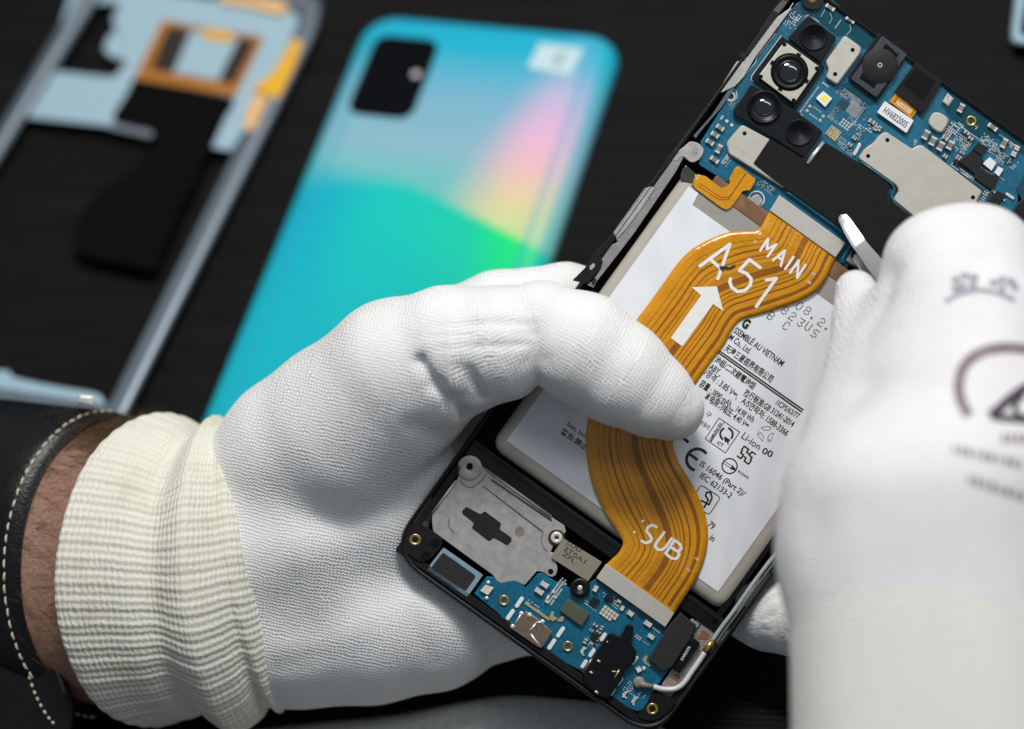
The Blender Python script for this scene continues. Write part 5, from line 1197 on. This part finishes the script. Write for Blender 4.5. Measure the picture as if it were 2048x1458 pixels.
def submesh(V, F, kn):
    u_, inv = np.unique(F, return_inverse=True); return V[u_], inv.reshape(F.shape), kn[u_]
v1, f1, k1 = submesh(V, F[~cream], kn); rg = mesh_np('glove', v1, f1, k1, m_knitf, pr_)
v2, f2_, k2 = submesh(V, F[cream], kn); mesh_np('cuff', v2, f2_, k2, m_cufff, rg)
# printed mark on the back of the glove
bvh = BVHTree.FromPolygons([Vector(p) for p in RV], [tuple(int(i) for i in f) for f in RF])
def on_glove(x, y, off=.012):
    o_ = Vector((0, 0, D0)); d = (P(x, y, 0) - o_).normalized(); hit = bvh.ray_cast(o_, d)
    return (hit[0] - d * off) if hit[0] is not None else None
pm = MB(); m_print = mat('purple_grey_print', (.21, .165, .185), .8, var=.3, vscale=8); m_printd = mat('dark_print', (.05, .04, .05), .8, var=.2); m_printb = mat('blue_grey_print', (.30, .29, .33), .8, var=.3, vscale=8)
def gpoly(outer, inner, mt):
    """strip between two polylines, draped on the glove"""
    k = len(outer); a = [on_glove(*p) for p in outer]; b_ = [on_glove(*p) for p in inner]
    for i in range(k - 1):
        q_ = [a[i], a[i + 1], b_[i + 1], b_[i]]
        if all(x is not None for x in q_): pm.add(q_, [(3, 2, 1, 0)], mt)
def gstroke(pts, w_, mt):
    pts = [np.array(p[:2], float) for p in smoothline(pts, 8)]; o1, o2_ = [], []
    for i, p in enumerate(pts):
        d = pts[min(i + 1, len(pts) - 1)] - pts[max(i - 1, 0)]; d = d / (np.linalg.norm(d) + 1e-9); nn = np.array([-d[1], d[0]]) * w_ * .64; o1.append(p + nn); o2_.append(p - nn)
    gpoly(o1, o2_, mt)
gstroke([(1938, 832), (1922, 800), (1918, 765), (1930, 730), (1960, 706), (2000, 696), (2050, 698), (2110, 712)], 17, m_print)
gstroke([(1980, 832), (1998, 818), (2020, 798), (2048, 778), (2090, 756)], 16, m_printd)
gstroke([(1982, 832), (2010, 836), (2050, 840), (2100, 842)], 12, m_printd)
gstroke([(2046, 790), (2030, 810), (2040, 832), (2080, 838)], 10, m_printd)
gstroke([(1890, 604), (1915, 590), (1955, 580), (1990, 585), (2030, 600)], 7, m_printb)
for row in ([(1912, 560), (1930, 552), (1948, 556), (1925, 574), (1946, 572), (1912, 578)], [(1988, 566), (2005, 560), (2022, 564), (2030, 574), (2004, 578)]):
    for x, y in row: gstroke([(x - 8, y), (x + 8, y - 1)], 11, m_printb)
for i in range(5): gstroke([(2008 + i * 14, 868), (2008 + i * 14, 886)], 7, m_print)
for i in range(10): gstroke([(1908 + i * 15, 890 + i * 3.5), (1909 + i * 15, 906 + i * 3.5)], 9 if i % 3 else 5, m_print)
for i in range(8): gstroke([(1940 + i * 15, 950 + i * 5), (1941 + i * 15, 968 + i * 5)], 9 if i % 2 else 6, m_print)
gl = pm.build('printed_logo', rg)

# ---- tweezers
tw = thing('tweezers', 'polished steel tweezers with rounded bent tip held above the flex connector', 'tweezers', M_PHONE)
def blade(name, cl, wpx, th=.05):
    """cl: (px,py,z,width px) along the blade"""
    pts = [np.array(p, float) for p in smoothline(cl, 8)]; m_ = len(pts); vs = []
    for i, p in enumerate(pts):
        d = pts[min(i + 1, m_ - 1)][:2] - pts[max(i - 1, 0)][:2]; d /= np.linalg.norm(d); nn = np.array([-d[1], d[0]]); w_ = p[3] * .56
        for s_, dz in ((-1, 0), (-.6, .012), (0, .016), (.6, .012), (1, 0), (1, -th), (-1, -th)): q_ = p[:2] + nn * w_ * s_; vs.append(P(q_[0], q_[1], p[2] + dz))
    n = 7; fs = [(i * n + k, i * n + (k + 1) % n, (i + 1) * n + (k + 1) % n, (i + 1) * n + k) for i in range(m_ - 1) for k in range(n)] + [tuple(range(n)), tuple((m_ - 1) * n + k for k in reversed(range(n)))]
    mb = MB(); mb.add(vs, fs, m_steel, False); return mb.build(name, tw)
blade('blade', [(1681, 430, .30, 4), (1683, 433, .30, 14), (1687, 438, .32, 19), (1694, 448, .36, 22), (1703, 464, .44, 24), (1716, 484, .56, 25.5), (1724, 495, .72, 26), (1745, 522, 1.3, 29), (1775, 560, 2.2, 34), (1800, 600, 3.1, 36), (1830, 660, 4.2, 36)], 0)
blade('blade', [(1708, 512, .35, 5), (1710, 513, .36, 12), (1716, 518, .42, 16), (1728, 532, .62, 20), (1750, 570, 1.4, 24), (1790, 640, 2.8, 30)], 0)
